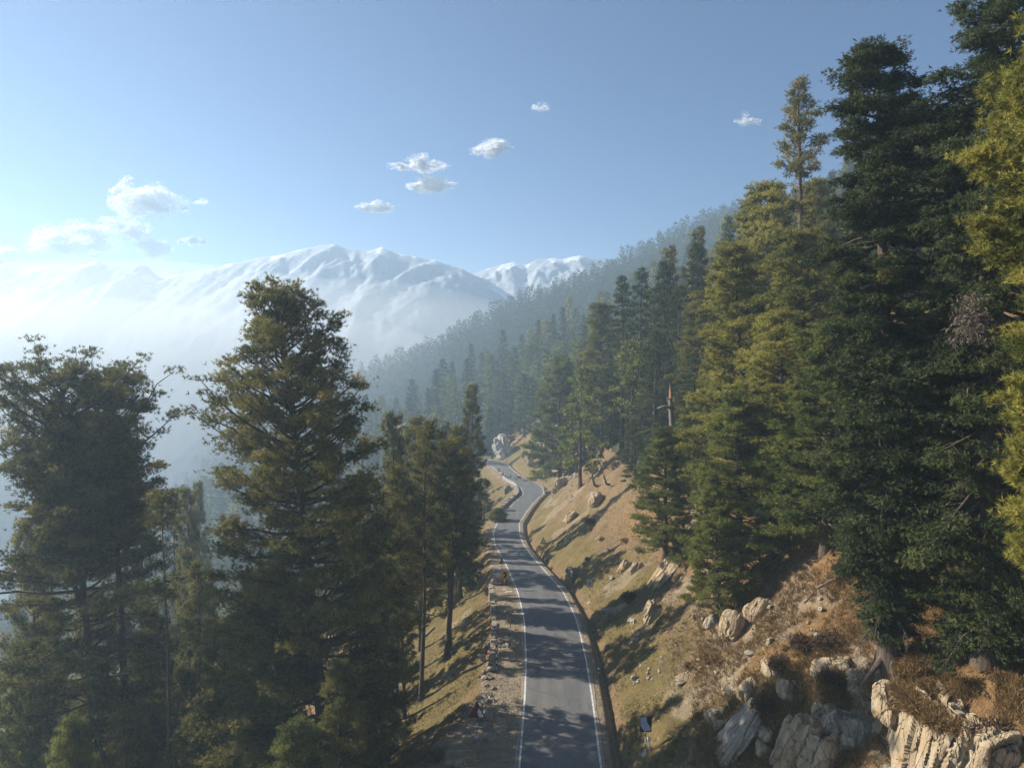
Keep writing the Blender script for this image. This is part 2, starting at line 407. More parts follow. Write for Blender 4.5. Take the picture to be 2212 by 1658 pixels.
def terrain_mat():
    m, n, l, b = new_mat('hillside')
    a = n.new('ShaderNodeVertexColor'); a.layer_name = 'cover'
    sp = n.new('ShaderNodeSeparateColor'); l.new(a.outputs['Color'], sp.inputs[0])
    P = geo_pos(n)
    n1 = noise_node(n, l, 0.35, 6, P, 0.65); n2 = noise_node(n, l, 2.5, 6, P, 0.7); n3 = noise_node(n, l, 9, 4, P, 0.7)
    dry = ramp(n, l, n2, [(0.3, (0.11, 0.07, 0.036)), (0.5, (0.20, 0.138, 0.07)), (0.72, (0.30, 0.22, 0.12))])
    rust = ramp(n, l, n2, [(0.28, (0.11, 0.062, 0.028)), (0.5, (0.235, 0.138, 0.058)), (0.72, (0.33, 0.215, 0.105))])
    gr = ramp(n, l, n1, [(0.3, (0.095, 0.082, 0.028)), (0.5, (0.155, 0.128, 0.042)), (0.7, (0.215, 0.165, 0.068))])
    gv = ramp(n, l, n3, [(0.3, (0.20, 0.15, 0.10)), (0.5, (0.33, 0.27, 0.19)), (0.75, (0.45, 0.39, 0.30))])
    def soft(ch, k=0.7, nn=n2):
        x = math_node(n, l, 'ADD', sp.outputs[ch], math_node(n, l, 'MULTIPLY', math_node(n, l, 'SUBTRACT', nn, 0.5), k))
        mr = n.new('ShaderNodeMapRange'); mr.inputs[1].default_value = 0.35; mr.inputs[2].default_value = 0.65
        l.new(x, mr.inputs[0]); return mr.outputs[0]
    c = mixc(n, l, soft(0), dry, rust)
    c = mixc(n, l, math_node(n, l, 'MULTIPLY', soft(1, 1.6), .8), c, gr)
    # pale stones and bare dirt in the scree
    v = n.new('ShaderNodeTexVoronoi'); v.inputs['Scale'].default_value = 3.2; l.new(P, v.inputs['Vector'])
    vs = ramp(n, l, v.outputs['Distance'], [(0.16, (1, 1, 1)), (0.24, (0, 0, 0))])
    vc = n.new('ShaderNodeSeparateColor'); l.new(v.outputs['Color'], vc.inputs[0])
    pick = math_node(n, l, 'GREATER_THAN', vc.outputs[0], 0.72)
    al = n.new('ShaderNodeMath'); al.operation = 'MULTIPLY'; l.new(a.outputs['Alpha'], al.inputs[0]); al.inputs[1].default_value = 1.0
    c = mixc(n, l, math_node(n, l, 'MULTIPLY', soft_alpha(n, l, al.outputs[0], n2), 0.6), c, gv)
    c = mixc(n, l, soft(2, 0.5, n2), c, gv)
    st = math_node(n, l, 'MULTIPLY', vs, pick)
    st = math_node(n, l, 'MULTIPLY', st, math_node(n, l, 'ADD', math_node(n, l, 'MULTIPLY', al.outputs[0], 0.8), 0.12))
    c = mixc(n, l, st, c, (0.46, 0.41, 0.33))
    smp = n.new('ShaderNodeMapping'); smp.inputs['Scale'].default_value = (.18, 1.5, .3); smp.inputs['Rotation'].default_value = (0, 0, .35); l.new(P, smp.inputs[0])
    sk_ = ramp(n, l, noise_node(n, l, 1.0, 7, smp.outputs[0], .72, .5), [(.42, (0, 0, 0)), (.62, (1, 1, 1))])
    c = mixc(n, l, math_node(n, l, 'MULTIPLY', sk_, .45), c, (.155, .10, .055))
    # dark tufts
    dk = ramp(n, l, noise_node(n, l, 1.1, 6, P, 0.75, 0.6), [(0.52, (0, 0, 0)), (0.70, (1, 1, 1))])
    c = mixc(n, l, math_node(n, l, 'MULTIPLY', dk, 0.6), c, (0.075, 0.05, 0.028))
    l.new(c, b.inputs['Base Color']); b.inputs['Roughness'].default_value = 0.95; b.inputs['Specular IOR Level'].default_value = 0.1
    h = math_node(n, l, 'ADD', math_node(n, l, 'MULTIPLY', n2, 1.0), math_node(n, l, 'MULTIPLY', n3, 0.5))
    h = math_node(n, l, 'ADD', h, math_node(n, l, 'MULTIPLY', st, 0.5))
    bump(n, l, b, h, 1.0, 0.28)
    return m
def soft_alpha(n, l, al, nn):
    x = math_node(n, l, 'ADD', al, math_node(n, l, 'MULTIPLY', math_node(n, l, 'SUBTRACT', nn, 0.5), 1.2))
    mr = n.new('ShaderNodeMapRange'); mr.inputs[1].default_value = 0.35; mr.inputs[2].default_value = 0.75
    l.new(x, mr.inputs[0]); return mr.outputs[0]
M['ground'] = terrain_mat()
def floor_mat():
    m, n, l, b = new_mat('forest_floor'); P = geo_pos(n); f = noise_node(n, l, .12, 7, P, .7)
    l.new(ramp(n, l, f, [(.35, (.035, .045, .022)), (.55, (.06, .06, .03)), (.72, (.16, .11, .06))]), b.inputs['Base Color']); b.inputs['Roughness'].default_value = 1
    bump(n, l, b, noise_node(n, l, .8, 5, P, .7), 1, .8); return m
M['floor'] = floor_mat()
me = mesh_np('hillside', np.stack([X, Y, Z], -1).reshape(-1, 3), Fq, smooth=True, mats=(M['ground'],))
rust, grass, grav, scree = terrain_cov(X, Y)
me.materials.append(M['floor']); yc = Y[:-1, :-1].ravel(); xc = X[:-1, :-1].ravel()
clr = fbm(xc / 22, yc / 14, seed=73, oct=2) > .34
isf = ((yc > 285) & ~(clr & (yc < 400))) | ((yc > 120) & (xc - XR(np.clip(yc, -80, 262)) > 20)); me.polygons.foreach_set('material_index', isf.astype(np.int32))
ca = me.color_attributes.new('cover', 'FLOAT_COLOR', 'POINT')
ca.data.foreach_set('color', np.stack([rust, grass, grav, scree], -1).astype(np.float32).ravel())
tag(link('hillside', me), kind='structure')

# ------------------------------------------------------------------ road
def asphalt_mat():
    m, n, l, b = new_mat('asphalt')
    P = geo_pos(n); mp = n.new('ShaderNodeMapping'); mp.inputs['Scale'].default_value = (1.2, 0.12, 1); l.new(P, mp.inputs[0])
    f1 = noise_node(n, l, 0.9, 6, mp.outputs[0], 0.6); f2 = noise_node(n, l, 22, 4, P, 0.7); f3 = noise_node(n, l, 0.25, 4, P)
    c = ramp(n, l, f1, [(0.3, (0.115, 0.116, 0.118)), (0.55, (0.155, 0.154, 0.152)), (0.75, (0.20, 0.195, 0.186))])
    c = mixc(n, l, math_node(n, l, 'MULTIPLY', f2, 0.35), c, (0.05, 0.05, 0.052))
    c = mixc(n, l, math_node(n, l, 'MULTIPLY', ramp(n, l, f3, [(0.5, (0, 0, 0)), (0.7, (1, 1, 1))]), 0.35), c, (0.20, 0.17, 0.13))
    v = n.new('ShaderNodeTexVoronoi'); v.inputs['Scale'].default_value = 1.1; l.new(P, v.inputs['Vector'])
    sp = ramp(n, l, v.outputs['Distance'], [(0.03, (1, 1, 1)), (0.055, (0, 0, 0))])
    c = mixc(n, l, math_node(n, l, 'MULTIPLY', sp, 0.5), c, (0.34, 0.31, 0.27))
    ac = n.new('ShaderNodeAttribute'); ac.attribute_name = 'across'
    wob = math_node(n, l, 'ADD', ac.outputs['Fac'], math_node(n, l, 'MULTIPLY', math_node(n, l, 'SUBTRACT', noise_node(n, l, .15, 3, P), .5), .08))
    tk = ramp(n, l, wob, [(.14, (0, 0, 0)), (.22, (1, 1, 1)), (.30, (0, 0, 0)), (.40, (.6, .6, .6)), (.5, (0, 0, 0)), (.60, (.6, .6, .6)), (.70, (0, 0, 0)), (.78, (1, 1, 1)), (.86, (0, 0, 0))])
    c = mixc(n, l, math_node(n, l, 'MULTIPLY', tk, .28), c, (.065, .066, .07))
    ed = math_node(n, l, 'MULTIPLY', math_node(n, l, 'ABSOLUTE', math_node(n, l, 'SUBTRACT', ac.outputs['Fac'], .5)), 2.0)
    ed = math_node(n, l, 'ADD', ed, math_node(n, l, 'MULTIPLY', math_node(n, l, 'SUBTRACT', noise_node(n, l, 1.6, 6, P, .75), .5), .30))
    c = mixc(n, l, ramp(n, l, ed, [(.88, (0, 0, 0)), (.99, (1, 1, 1))]), c, (.30, .25, .18))
    cv = n.new('ShaderNodeTexVoronoi'); cv.feature = 'DISTANCE_TO_EDGE'; cv.inputs['Scale'].default_value = .22; nv_ = n.new('ShaderNodeTexNoise'); nv_.inputs['Scale'].default_value = .8; nv_.inputs['Detail'].default_value = 5
    va_ = n.new('ShaderNodeVectorMath'); va_.operation = 'ADD'; l.new(P, nv_.inputs['Vector']); l.new(P, va_.inputs[0]); vm_ = n.new('ShaderNodeVectorMath'); vm_.operation = 'SCALE'; vm_.inputs['Scale'].default_value = 2.5
    l.new(nv_.outputs['Color'], vm_.inputs[0]); l.new(vm_.outputs[0], va_.inputs[1]); l.new(va_.outputs[0], cv.inputs['Vector'])
    c = mixc(n, l, math_node(n, l, 'MULTIPLY', ramp(n, l, cv.outputs['Distance'], [(0, (1, 1, 1)), (.010, (0, 0, 0))]), .6), c, (.035, .035, .037))
    l.new(c, b.inputs['Base Color']); b.inputs['Roughness'].default_value = 0.72; b.inputs['Specular IOR Level'].default_value = 0.4
    bump(n, l, b, f2, 0.3, 0.01); return m
M['asphalt'] = asphalt_mat()
ry = np.arange(-20, 288, 0.6)
def strip(name, a, b_, za, zb, mat, thick=0.0):
    V = np.concatenate([np.stack([a, ry, za], -1), np.stack([b_, ry, zb], -1)])
    n = len(ry); i = np.arange(n - 1)
    return mesh_np(name, V, np.stack([i, i + n, i + n + 1, i + 1], -1), mats=(mat,))
l_, r_, z_ = XL(ry), XR(ry), ZR(ry)
jl = 0.10 * fbm(ry / 3, ry * 0, seed=61, oct=3); jr = 0.10 * fbm(ry / 3, ry * 0 + 5, seed=62, oct=3)
# cambered road sheet with a thickness
cols = np.linspace(0, 1, 9)
V = []; 
ra, rb = l_ - 0.32 + jl, r_ + 0.32 + jr
prof = 0.05 * (1 - (2 * cols - 1) ** 2)
Vx = ra[:, None] + (rb - ra)[:, None] * cols[None]; Vz = z_[:, None] + prof[None]
Vx = np.concatenate([ra[:, None], Vx, rb[:, None]], 1); Vz = np.concatenate([z_[:, None] - 0.2, Vz, z_[:, None] - 0.2], 1)
Vy = np.repeat(ry[:, None], 11, 1); id2 = np.arange(len(ry) * 11).reshape(-1, 11)
Fr = np.stack([id2[:-1, :-1], id2[:-1, 1:], id2[1:, 1:], id2[1:, :-1]], -1).reshape(-1, 4)
rme = mesh_np('road', np.stack([Vx, Vy, Vz], -1).reshape(-1, 3), Fr, mats=(M['asphalt'],))
la = rme.attributes.new('across', 'FLOAT', 'POINT'); la.data.foreach_set('value', np.tile(np.concatenate([[0], cols, [1]]), len(ry)).astype(np.float32))
tag(link('road', rme), kind='structure')
def line_mat():
    m, n, l, b = new_mat('road_line_paint'); P = geo_pos(n)
    f = noise_node(n, l, 3.5, 6, P, 0.75)
    l.new(ramp(n, l, f, [(0.36, (0.20, 0.195, 0.18)), (0.50, (0.60, 0.59, 0.55)), (0.8, (0.78, 0.77, 0.73))]), b.inputs['Base Color'])
    b.inputs['Roughness'].default_value = 0.6; return m
M['line'] = line_mat()
def camber(x):  # height of the road surface at x per row
    c = (x - ra) / (rb - ra); k = np.clip(c, 0, 1)
    kk = k * 8; i = np.clip(np.floor(kk), 0, 7).astype(int); return z_ + prof[i] + (prof[i + 1] - prof[i]) * (kk - i)
for x0 in (l_, r_):
    s = strip('road_marking', x0 - 0.075, x0 + 0.075, camber(x0 - 0.075) + 0.006, camber(x0 + 0.075) + 0.006, M['line'])
    tag(link('road_marking', s), kind='structure')

# ------------------------------------------------------------------ foliage generators
def nrm(a): return a / (np.linalg.norm(a, axis=-1, keepdims=True) + 1e-9)

def blades(C, D, L, W, rng, out=None):
    q = rng.normal(size=D.shape)
    if out is not None: q = q * .55 + out
    s = nrm(np.cross(D, q)) * (W / 2)[:, None]
    V = np.stack([C - s, C + s, C + D * L[:, None]], 1).reshape(-1, 3)
    return V

def conifer(seed, H, prof, crown0=0.1, nb=90, style='pine', size=1.0, dens=1.0, k=7, bl=0.34, bw=0.05, bend=0.5,
            trunk_r=0.45, fork=None, leanx=0.0, tube_n=4, limbs=True, gap=0.0, up=None, lobe=.38):
    """returns (trunk V,F), (crown V,tint). prof: list of (t from the top 0..1, radius in m)"""
    rng = np.random.default_rng(seed)
    pt = np.array(prof, float)
    # trunk axis
    tz = np.linspace(0, 1, 14)
    ph = rng.uniform(0, 6.28, 4)
    ax = bend * (0.5 * np.sin(tz * 3 + ph[0]) + 0.25 * np.sin(tz * 8 + ph[1])) * tz + leanx * tz
    ay = bend * (0.5 * np.sin(tz * 3.4 + ph[2]) + 0.25 * np.sin(tz * 7 + ph[3])) * tz
    axis = np.stack([ax, ay, tz * H], -1); axis[0, :2] = 0
    tr = trunk_r * ((1 - tz) ** 0.8 * 0.92 + 0.06); tr[0] *= 1.35
    TV, TF = tube_np(np.vstack([axis[0] - [0, 0, 1.5], axis]), np.concatenate([[tr[0] * 1.15], tr]), 9)
    tv = [TV]; tf = [TF]; nv = len(TV)
    axes = [(axis, crown0, 1.0, 1.0)]
    if fork:
        for (tf0, dx, dy, frac) in fork:   # second leader
            z0 = tf0 * H; n = 10; q = np.linspace(0, 1, n)
            top = H * frac; base = np.array([np.interp(z0, axis[:, 2], axis[:, j]) for j in (0, 1)] + [z0])
            a2 = np.stack([base[0] + dx * q ** 0.6, base[1] + dy * q ** 0.6, base[2] + (top - z0) * q], -1)
            TV, TF = tube_np(a2, np.interp(z0, axis[:, 2], tr) * 0.8 * (1 - q * 0.92), 7)
            tv.append(TV); tf.append(TF + nv); nv += len(TV)
            axes.append((a2, 0.0, frac, 0.55))
    CV = []; CT = []
    for (axs, c0, frac, share) in axes:
        n_b = int(nb * share); top = axs[-1, 2]; z_lo = c0 * H if c0 > 0 else axs[0, 2] + 0.25 * (top - axs[0, 2])
        az0 = rng.uniform(0, 6.28)
        for i in range(n_b):
            q = (i + rng.uniform(-.6, .6)) / n_b; q = min(max(q, 0), .995)
            q = 1 - (1 - q) ** 1.0
            z = z_lo + (top - z_lo) * q
            tt = 1 - z / H if share == 1.0 else 1 - z / top * 1.0
            Rm = np.interp(tt, pt[:, 0], pt[:, 1]) * (1 if share == 1 else 0.62)
            if rng.random() < gap * (1 if tt > .15 else .3): continue
            L = Rm * rng.uniform(0.62, 1.12)
            if rng.random() < 0.07: L *= 1.22
            az = az0 + i * 2.39996 + rng.normal(0, .35)
            L *= 1 + lobe * float(vnoise(np.array([math.cos(az) * 1.1 + seed]), np.array([math.sin(az) * 1.1]), np.array([z / 3.2]), seed)[0])
            o = np.array([np.interp(z, axs[:, 2], axs[:, j]) for j in (0, 1)] + [z])
            hd = np.array([math.cos(az), math.sin(az), 0])
            if style == 'pine':
                e = np.interp(tt, [0, .12, .4, .8, 1], [1.1, .55, .12, -.12, -.22]) + rng.normal(0, .12)
                c = np.interp(tt, [0, .3, 1], [.25, .28, .22])
            else:
                e = np.interp(tt, [0, .1, .4, 1], [.7, .15, -.25, -.45]) + rng.normal(0, .1); c = -.05
            if up is not None: e += up
            s = np.linspace(0, 1, 6)
            P = o + hd * (L * s)[:, None]; P[:, 2] += L * (e * s + c * s * s)
            wob = rng.normal(0, .04 * L, (6, 3)) * s[:, None]; P += wob
            if limbs:
                rb_ = max(0.02, min(0.16, 0.022 * L * trunk_r / .45 + .01))
                BV, BF = tube_np(P, rb_ * (1 - s * .85), tube_n)
                tv.append(BV); tf.append(BF + nv); nv += len(BV)
            # twigs and pads
            side = np.array([-hd[1], hd[0], 0])
            npad = max(2, int((2 + L * 1.5) * size))
            sp = rng.uniform(0.22 if tt < .3 else .34, 1.0, npad) ** 0.8; sp[0] = 1.0
            lat = rng.uniform(-1, 1, npad) * L * np.clip(.42 * (1.15 - sp), .05, .4); lat[0] = 0
            pc = np.stack([np.interp(sp, s, P[:, j]) for j in range(3)], -1)
            tc = pc + side * lat[:, None] + hd * np.abs(lat)[:, None] * .5
            if style == 'pine': tc[:, 2] += rng.uniform(-.1, .22, npad) * (0.4 + .12 * L)
            else: tc[:, 2] -= np.abs(lat) * .35 + rng.uniform(0, .25, npad)
            if limbs and tube_n >= 4:
                for a_, b_ in zip(pc[1:], tc[1:]):
                    q3 = np.stack([a_, (a_ + b_) / 2 + [0, 0, .04], b_])
                    BV, BF = tube_np(q3, np.array([.026, .018, .008]), 3); tv.append(BV); tf.append(BF + nv); nv += len(BV)
            if style == 'pine':
                nt = max(2, int(15 * dens)); sd = np.array([.36, .36, .15]) * (0.75 + .05 * L) * (1.2 / max(size, .6)) ** .5
                C = (tc[:, None, :] + rng.normal(0, 1, (npad, nt, 3)) * sd).reshape(-1, 3)
                out = nrm(C - o) * np.array([1, 1, .6])
                D0 = nrm(out * .8 + rng.normal(0, .35, C.shape) + np.array([0, 0, .35]))
                Ck = np.repeat(C, k, 0); Dk = nrm(np.repeat(D0, k, 0) * .75 + rng.normal(0, .62, (len(Ck), 3)) + np.array([0, 0, -.05]))
                Lk = bl * rng.uniform(.6, 1.2, len(Ck)); Wk = bw * rng.uniform(.7, 1.3, len(Ck))
            else:
                nt = max(2, int(14 * dens)); sd = np.array([.34, .34, .12]) * (0.8 + .06 * L) * (1.2 / max(size, .6)) ** .5
                C = (tc[:, None, :] + rng.normal(0, 1, (npad, nt, 3)) * sd).reshape(-1, 3)
                out = nrm(C - o)
                D0 = nrm(out * .9 + rng.normal(0, .45, C.shape) + np.array([0, 0, -.25]))
                Ck = np.repeat(C, k, 0); Dk = nrm(np.repeat(D0, k, 0) + rng.normal(0, .5, (len(Ck), 3)))
                Ck = Ck + Dk * rng.uniform(-.05, .1, (len(Ck), 1))
                Lk = bl * rng.uniform(.6, 1.2, len(Ck)); Wk = bw * rng.uniform(.7, 1.3, len(Ck))
            CV.append(blades(Ck, Dk, Lk, Wk, rng, nrm(np.repeat(C - o, k, 0) * [1, 1, .6] + [0, 0, .45])))
            base = rng.normal(.42, .07) + np.repeat(np.repeat(rng.normal(0, .13, npad), nt), k); tuft = np.repeat(rng.normal(0, .10, len(C)), k)
            CT.append(np.clip(base + tuft + rng.normal(0, .05, len(Ck)), 0, 1))
    TVv = np.concatenate(tv); TFf = np.concatenate(tf)
    CVv = np.concatenate(CV); CTt = np.concatenate(CT)
    return (TVv, TFf), (CVv, CTt)

class Tree:
    def __init__(s, name, H, Rr, mat, **kw):
        s.name = name; s.H = H
        (tv, tf), (cv, ct) = conifer(H=H, **kw)
        s.R = Rr
        s.trunk = mesh_np('trunk', tv, tf, smooth=True, mats=(M['bark'],))
        s.crown = mesh_np('crown', cv, np.arange(len(cv)).reshape(-1, 3), tint=ct, mats=(M[mat],))
        s.ntri = len(ct)
    def place(s, x, y, z, H, Rr, label, cat='tree', group=None, rot=0.0, parts=True, name=None, lean=(0, 0)):
        k = H / s.H; kr_ = Rr / s.R
        o = link(name or s.name, None, loc=(x, y, z)); o.empty_display_size = 1
        o.rotation_euler = (lean[1], lean[0], rot); o.scale = (kr_, kr_, k)
        link('trunk', s.trunk, o); link('crown', s.crown, o)
        return tag(o, label, cat, group)

import time as _t; _t0 = _t.time()
PINE = [(0, .35), (.06, 1.4), (.15, 2.0), (.3, 3.3), (.5, 4.3), (.7, 5.0), (.85, 5.0), (1, 3.5)]
FIRP = [(0, .25), (.08, 1.2), (.2, 2.0), (.4, 2.9), (.6, 3.4), (.8, 3.7), (.95, 3.5), (1, 3.0)]
T = {}
T['pineA'] = Tree('pine_tree', 26, 5, 'pine_g', seed=11, prof=PINE, crown0=.10, nb=150, k=11, dens=1.3, bl=.38, bw=.06)
T['pineB'] = Tree('pine_tree', 26, 5, 'pine_y', seed=12, prof=PINE, crown0=.07, nb=150, k=11, dens=1.3, bl=.38, bw=.06)
T['pineC'] = Tree('pine_tree', 26, 5, 'pine_b', seed=13, prof=PINE, crown0=.22, nb=105, k=11, dens=1.2, bl=.38, bw=.06, gap=.1)
T['tallC'] = Tree('pine_tree', 28, 3.2, 'pine_b', seed=14, prof=[(0, .4), (.1, 1.8), (.25, 3.0), (.45, 3.2), (.7, 2.4), (1, 1.5)], crown0=.40, nb=80, k=10, dens=1.2, bl=.38, bw=.06, gap=.08, trunk_r=.36, bend=1.2)
T['firA'] = Tree('fir_tree', 28, 3.7, 'fir', seed=15, prof=FIRP, crown0=.06, nb=130, style='fir', k=5, dens=1.3, bl=.26, bw=.10)
T['firB'] = Tree('fir_tree', 28, 3.7, 'fir', seed=16, prof=FIRP, crown0=.10, nb=110, style='fir', k=5, dens=1.2, bl=.28, bw=.11, gap=.08)
# lighter meshes for far trees
FK = dict(limbs=False, k=3, size=.55, tube_n=3)
for nme, mt, sd, st, pr, c0, rr in (('farpine1', 'pine_g', 21, 'pine', PINE, .15, 5), ('farpine2', 'pine_b', 22, 'pine', PINE, .3, 5), ('farpine3', 'pine_y', 25, 'pine', PINE, .2, 5),
                               ('farpine4', 'pine_g', 27, 'pine', [(0, 1.0), (.08, 2.4), (.2, 3.4), (.45, 4.4), (.7, 3.6), (1, 1.5)], .38, 5), ('farfir3', 'fir', 28, 'fir', [(0, .2), (.1, .9), (.4, 2.0), (.8, 2.6), (1, 2.2)], .03, 3.0),
                               ('farfir4', 'pine_g', 29, 'fir', [(0, .9), (.05, 1.9), (.25, 3.0), (.5, 3.1), (.8, 4.2), (1, 3.4)], .12, 4.2),
                               ('farfir1', 'fir', 23, 'fir', FIRP, .05, 3.7), ('farfir2', 'fir', 24, 'fir', FIRP, .08, 3.7)):
    T[nme] = Tree('fir_tree' if st == 'fir' else 'pine_tree', 26, rr, mt, seed=sd, prof=pr, crown0=c0, nb=58 if st == 'pine' else 80, style=st, dens=.5, bl=.85, bw=.34, gap=.06, **FK)
print('templates', _t.time() - _t0, {k: v.ntri for k, v in T.items()})

def hero(name, label, mat, top, D, seed, prof_px, base_x=None, crown_bot=None, group=None, y_base=None, cat='tree', **kw):
    """prof_px: (photo y of the ring, half width in photo px) pairs; the tree is built at its own distance and size"""
    p = at(top[0], top[1], D); pxm = F / D
    bx = p[0] if base_x is None else (base_x - CX) / F * D
    z0 = hgt(bx, D); H = p[2] - z0
    prof = [((yv - top[1]) / pxm / H, w / pxm) for yv, w in prof_px]
    cb = kw.pop('crown0', None)
    if cb is None: cb = max(0.03, 1 - (crown_bot - top[1]) / pxm / H)
    (tv, tf), (cv, ct) = conifer(seed=seed, H=H, prof=prof, crown0=cb, leanx=p[0] - bx, **kw)
    o = link(name, None, loc=(bx, D, z0)); o.empty_display_size = 1
    link('trunk', mesh_np('trunk', tv, tf, smooth=True, mats=(M['bark'],)), o)
    link('crown', mesh_np('crown', cv, np.arange(len(cv)).reshape(-1, 3), tint=ct, mats=(M[mat],)), o)
    placed.append((bx, D, 4)); hero_boxes.append((bx, D, z0, H, max(w for _, w in prof_px) / pxm * .7)); hero_lb.append((bx, D, z0, H, 0, label))
    return tag(o, label, cat, group)
placed = []; hero_boxes = []; hero_lb = []
def px(tkey, top, D, hw, label, base_x=None, base_y=None, rot=None, group=None, name=None):
    """a copy of a template tree: top pixel, distance, half width in pixels at its widest"""
    t = T[tkey]; p = at(top[0], top[1], D); bx = p[0] if base_x is None else (base_x - CX) / F * D
    z0 = hgt(bx, D); H = p[2] - z0
    placed.append((bx, D, 3)); hero_boxes.append((bx, D, z0, H, hw / F * D * .6)); hero_lb.append((bx, D, z0, H, 0, label))
    return t.place(bx, D, z0 - .2, H, hw / F * D, label, group=group, rot=rng0.uniform(0, 6.28) if rot is None else rot, name=name, lean=(math.atan2(p[0] - bx, H) if rot is None and base_x is not None else 0, 0))

# ---- the big trees, left
hero('pine_tree', 'tallest broad pine at left, its rounded top reaching up to the snowy peak', 'pine_b', (592, 655), 51, 101,
     [(625, 10), (645, 34), (680, 48), (720, 66), (760, 62), (800, 95), (860, 118), (950, 140), (1050, 172), (1150, 188), (1300, 196), (1450, 200), (1700, 190)],
     base_x=712, crown_bot=1760, nb=290, k=12, dens=1.5, bl=.32, bw=.05, trunk_r=.62, gap=.05)
hero('pine_tree', 'big round-topped pine at the far left edge with airy forked crown', 'pine_b', (135, 840), 56, 102,
     [(787, 12), (810, 40), (850, 85), (900, 118), (1000, 135), (1100, 145), (1250, 170), (1400, 185), (1700, 190)],
     base_x=215, crown_bot=1720, nb=215, k=12, dens=1.25, bl=.32, bw=.05, trunk_r=.6, gap=.18, lobe=.6, up=-.25, fork=[(.60, -2.4, .5, .87), (.66, 1.3, -.4, .92)])
hero('pine_tree', 'pine with flat broken top right beside the round-topped left one', 'pine_b', (243, 838), 58, 103,
     [(798, 8), (830, 30), (870, 50), (900, 85), (1000, 105), (1100, 115), (1150, 95), (1300, 60), (1500, 40)],
     base_x=262, crown_bot=1240, nb=130, k=12, dens=1.25, bl=.32, bw=.05, trunk_r=.5, gap=.18, lobe=.6, up=-.2, fork=[(.70, -1.7, .3, .93)])
# ---- the big trees, right
hero('fir_tree', 'tall dark fir standing on the rocky ledge at lower right', 'fir', (1885, 108), 38, 104,
     [(88, 10), (110, 34), (160, 52), (220, 82), (280, 100), (330, 85), (420, 88), (520, 92), (650, 96), (800, 98), (950, 98), (1100, 92), (1250, 72), (1400, 25)],
     base_x=1940, crown_bot=1350, nb=330, style='fir', k=9, dens=1.9, bl=.19, bw=.042, trunk_r=.62, size=1.6)
hero('fir_tree', 'huge dark fir at the right edge whose top leaves the picture', 'fir', (2180, -120), 35, 105,
     [(-120, 15), (-60, 60), (0, 90), (100, 125), (200, 165), (300, 175), (500, 165), (800, 160), (1100, 165), (1250, 120), (1400, 60)],
     base_x=2150, crown_bot=1340, nb=340, style='fir', k=9, dens=1.9, bl=.19, bw=.042, trunk_r=.6, size=1.6)
hero('pine_tree', 'bright yellow-green pine at the right edge, nearest of all the trees', 'pine_y', (2350, -150), 24, 106,
     [(-150, 20), (0, 80), (200, 125), (450, 165), (560, 175), (640, 90), (780, 105), (950, 125), (1150, 125), (1250, 105), (1330, 80)],
     base_x=2350, crown_bot=1240, nb=210, k=18, dens=1.6, bl=.26, bw=.032, trunk_r=.4, size=1.5)
hero('pine_tree', 'slim pine with bare lower trunk against the sky left of the tall dark fir', 'pine_b', (1722, 182), 72, 107,
     [(182, 8), (230, 18), (280, 34), (330, 48), (380, 56), (430, 40), (500, 26), (600, 20)],
     base_x=1740, crown_bot=560, nb=60, k=8, dens=1.0, bl=.4, bw=.07, trunk_r=.5, gap=.15)
RG = 'yellow-green pines massed on the right slope'
px('pineB', (1660, 405), 84, 120, 'pine behind the slim sky-topped pine, highest of the yellow-green mass', group=RG)
px('pineB', (1590, 535), 72, 118, 'large yellow-green pine at the left side of the massed right-slope pines', base_x=1620, group=RG)
px('pineB', (1735, 510), 66, 135, 'large yellow-green pine touching the left side of the tall dark fir', group=RG)
px('pineA', (1765, 700), 54, 135, 'lower green pine overhanging the orange needle slope beside the tall dark fir', base_x=1790, group=RG)
px('pineB', (1685, 680), 62, 125, 'yellow-green pine in the middle of the right-slope mass', group=RG)
px('pineA', (1590, 850), 61, 105, 'short green pine standing on a pale boulder above the cut slope', base_x=1605, group=RG)
px('pineA', (1535, 1020), 58, 62, 'small low green pine beside the long pale rock rib', base_x=1560, group=RG)
px('pineA', (1437, 925), 76, 72, 'bushy young pine just below the broken dead trunk', base_x=1440)
px('pineA', (1490, 880), 84, 50, 'green pine directly right of the broken dead trunk')
DG = 'dark firs in a tight clump right of the bend'
for i, (a, b_, D, w, lb) in enumerate([(1345, 592, 142, 42, 'leftmost dark fir of the tight clump right of the bend'), (1385, 572, 135, 42, 'second dark fir from the left in the tight clump'),
        (1432, 560, 128, 46, 'dark fir in the middle of the tight clump, above the dead trunk'), (1468, 610, 118, 46, 'dark fir right of the middle of the tight clump'),
        (1505, 520, 120, 44, 'tall dark fir at the right end of the tight clump'), (1575, 462, 130, 40, 'dark fir with pointed top on the skyline above the yellow pines')]):
    px(('firA', 'firB')[i % 2], (a, b_), D, w, lb, group=DG)
px('firB', (1385, 905), 112, 34, 'low dark fir at the foot of the dark clump, by the slope edge', base_x=1375)
px('firA', (1500, 760), 96, 44, 'dark fir behind and right of the broken dead trunk')
px('pineB', (1298, 660), 165, 58, 'tall brownish pine left of the dark fir clump', base_x=1300)
px('pineA', (1210, 775), 185, 58, 'broad pine on the slope just right of the road bend, branches to the ground')
px('pineC', (1262, 760), 190, 40, 'pine between the broad bend pine and the tall brownish pine')
px('pineC', (1450, 540), 150, 40, 'brown-topped pine behind the dark fir clump')
px('pineC', (1512, 500), 140, 44, 'wide brown-topped pine on the skyline above the dark clump')
px('pineB', (1620, 440), 115, 60, 'hazy pine on the skyline left of the slim bare-trunked pine')
px('pineA', (1990, 275), 95, 60, 'pale pine showing in the sky gap right of the tall dark fir')
px('pineA', (2040, 620), 60, 70, 'pine half hidden in shade behind the two biggest dark firs')
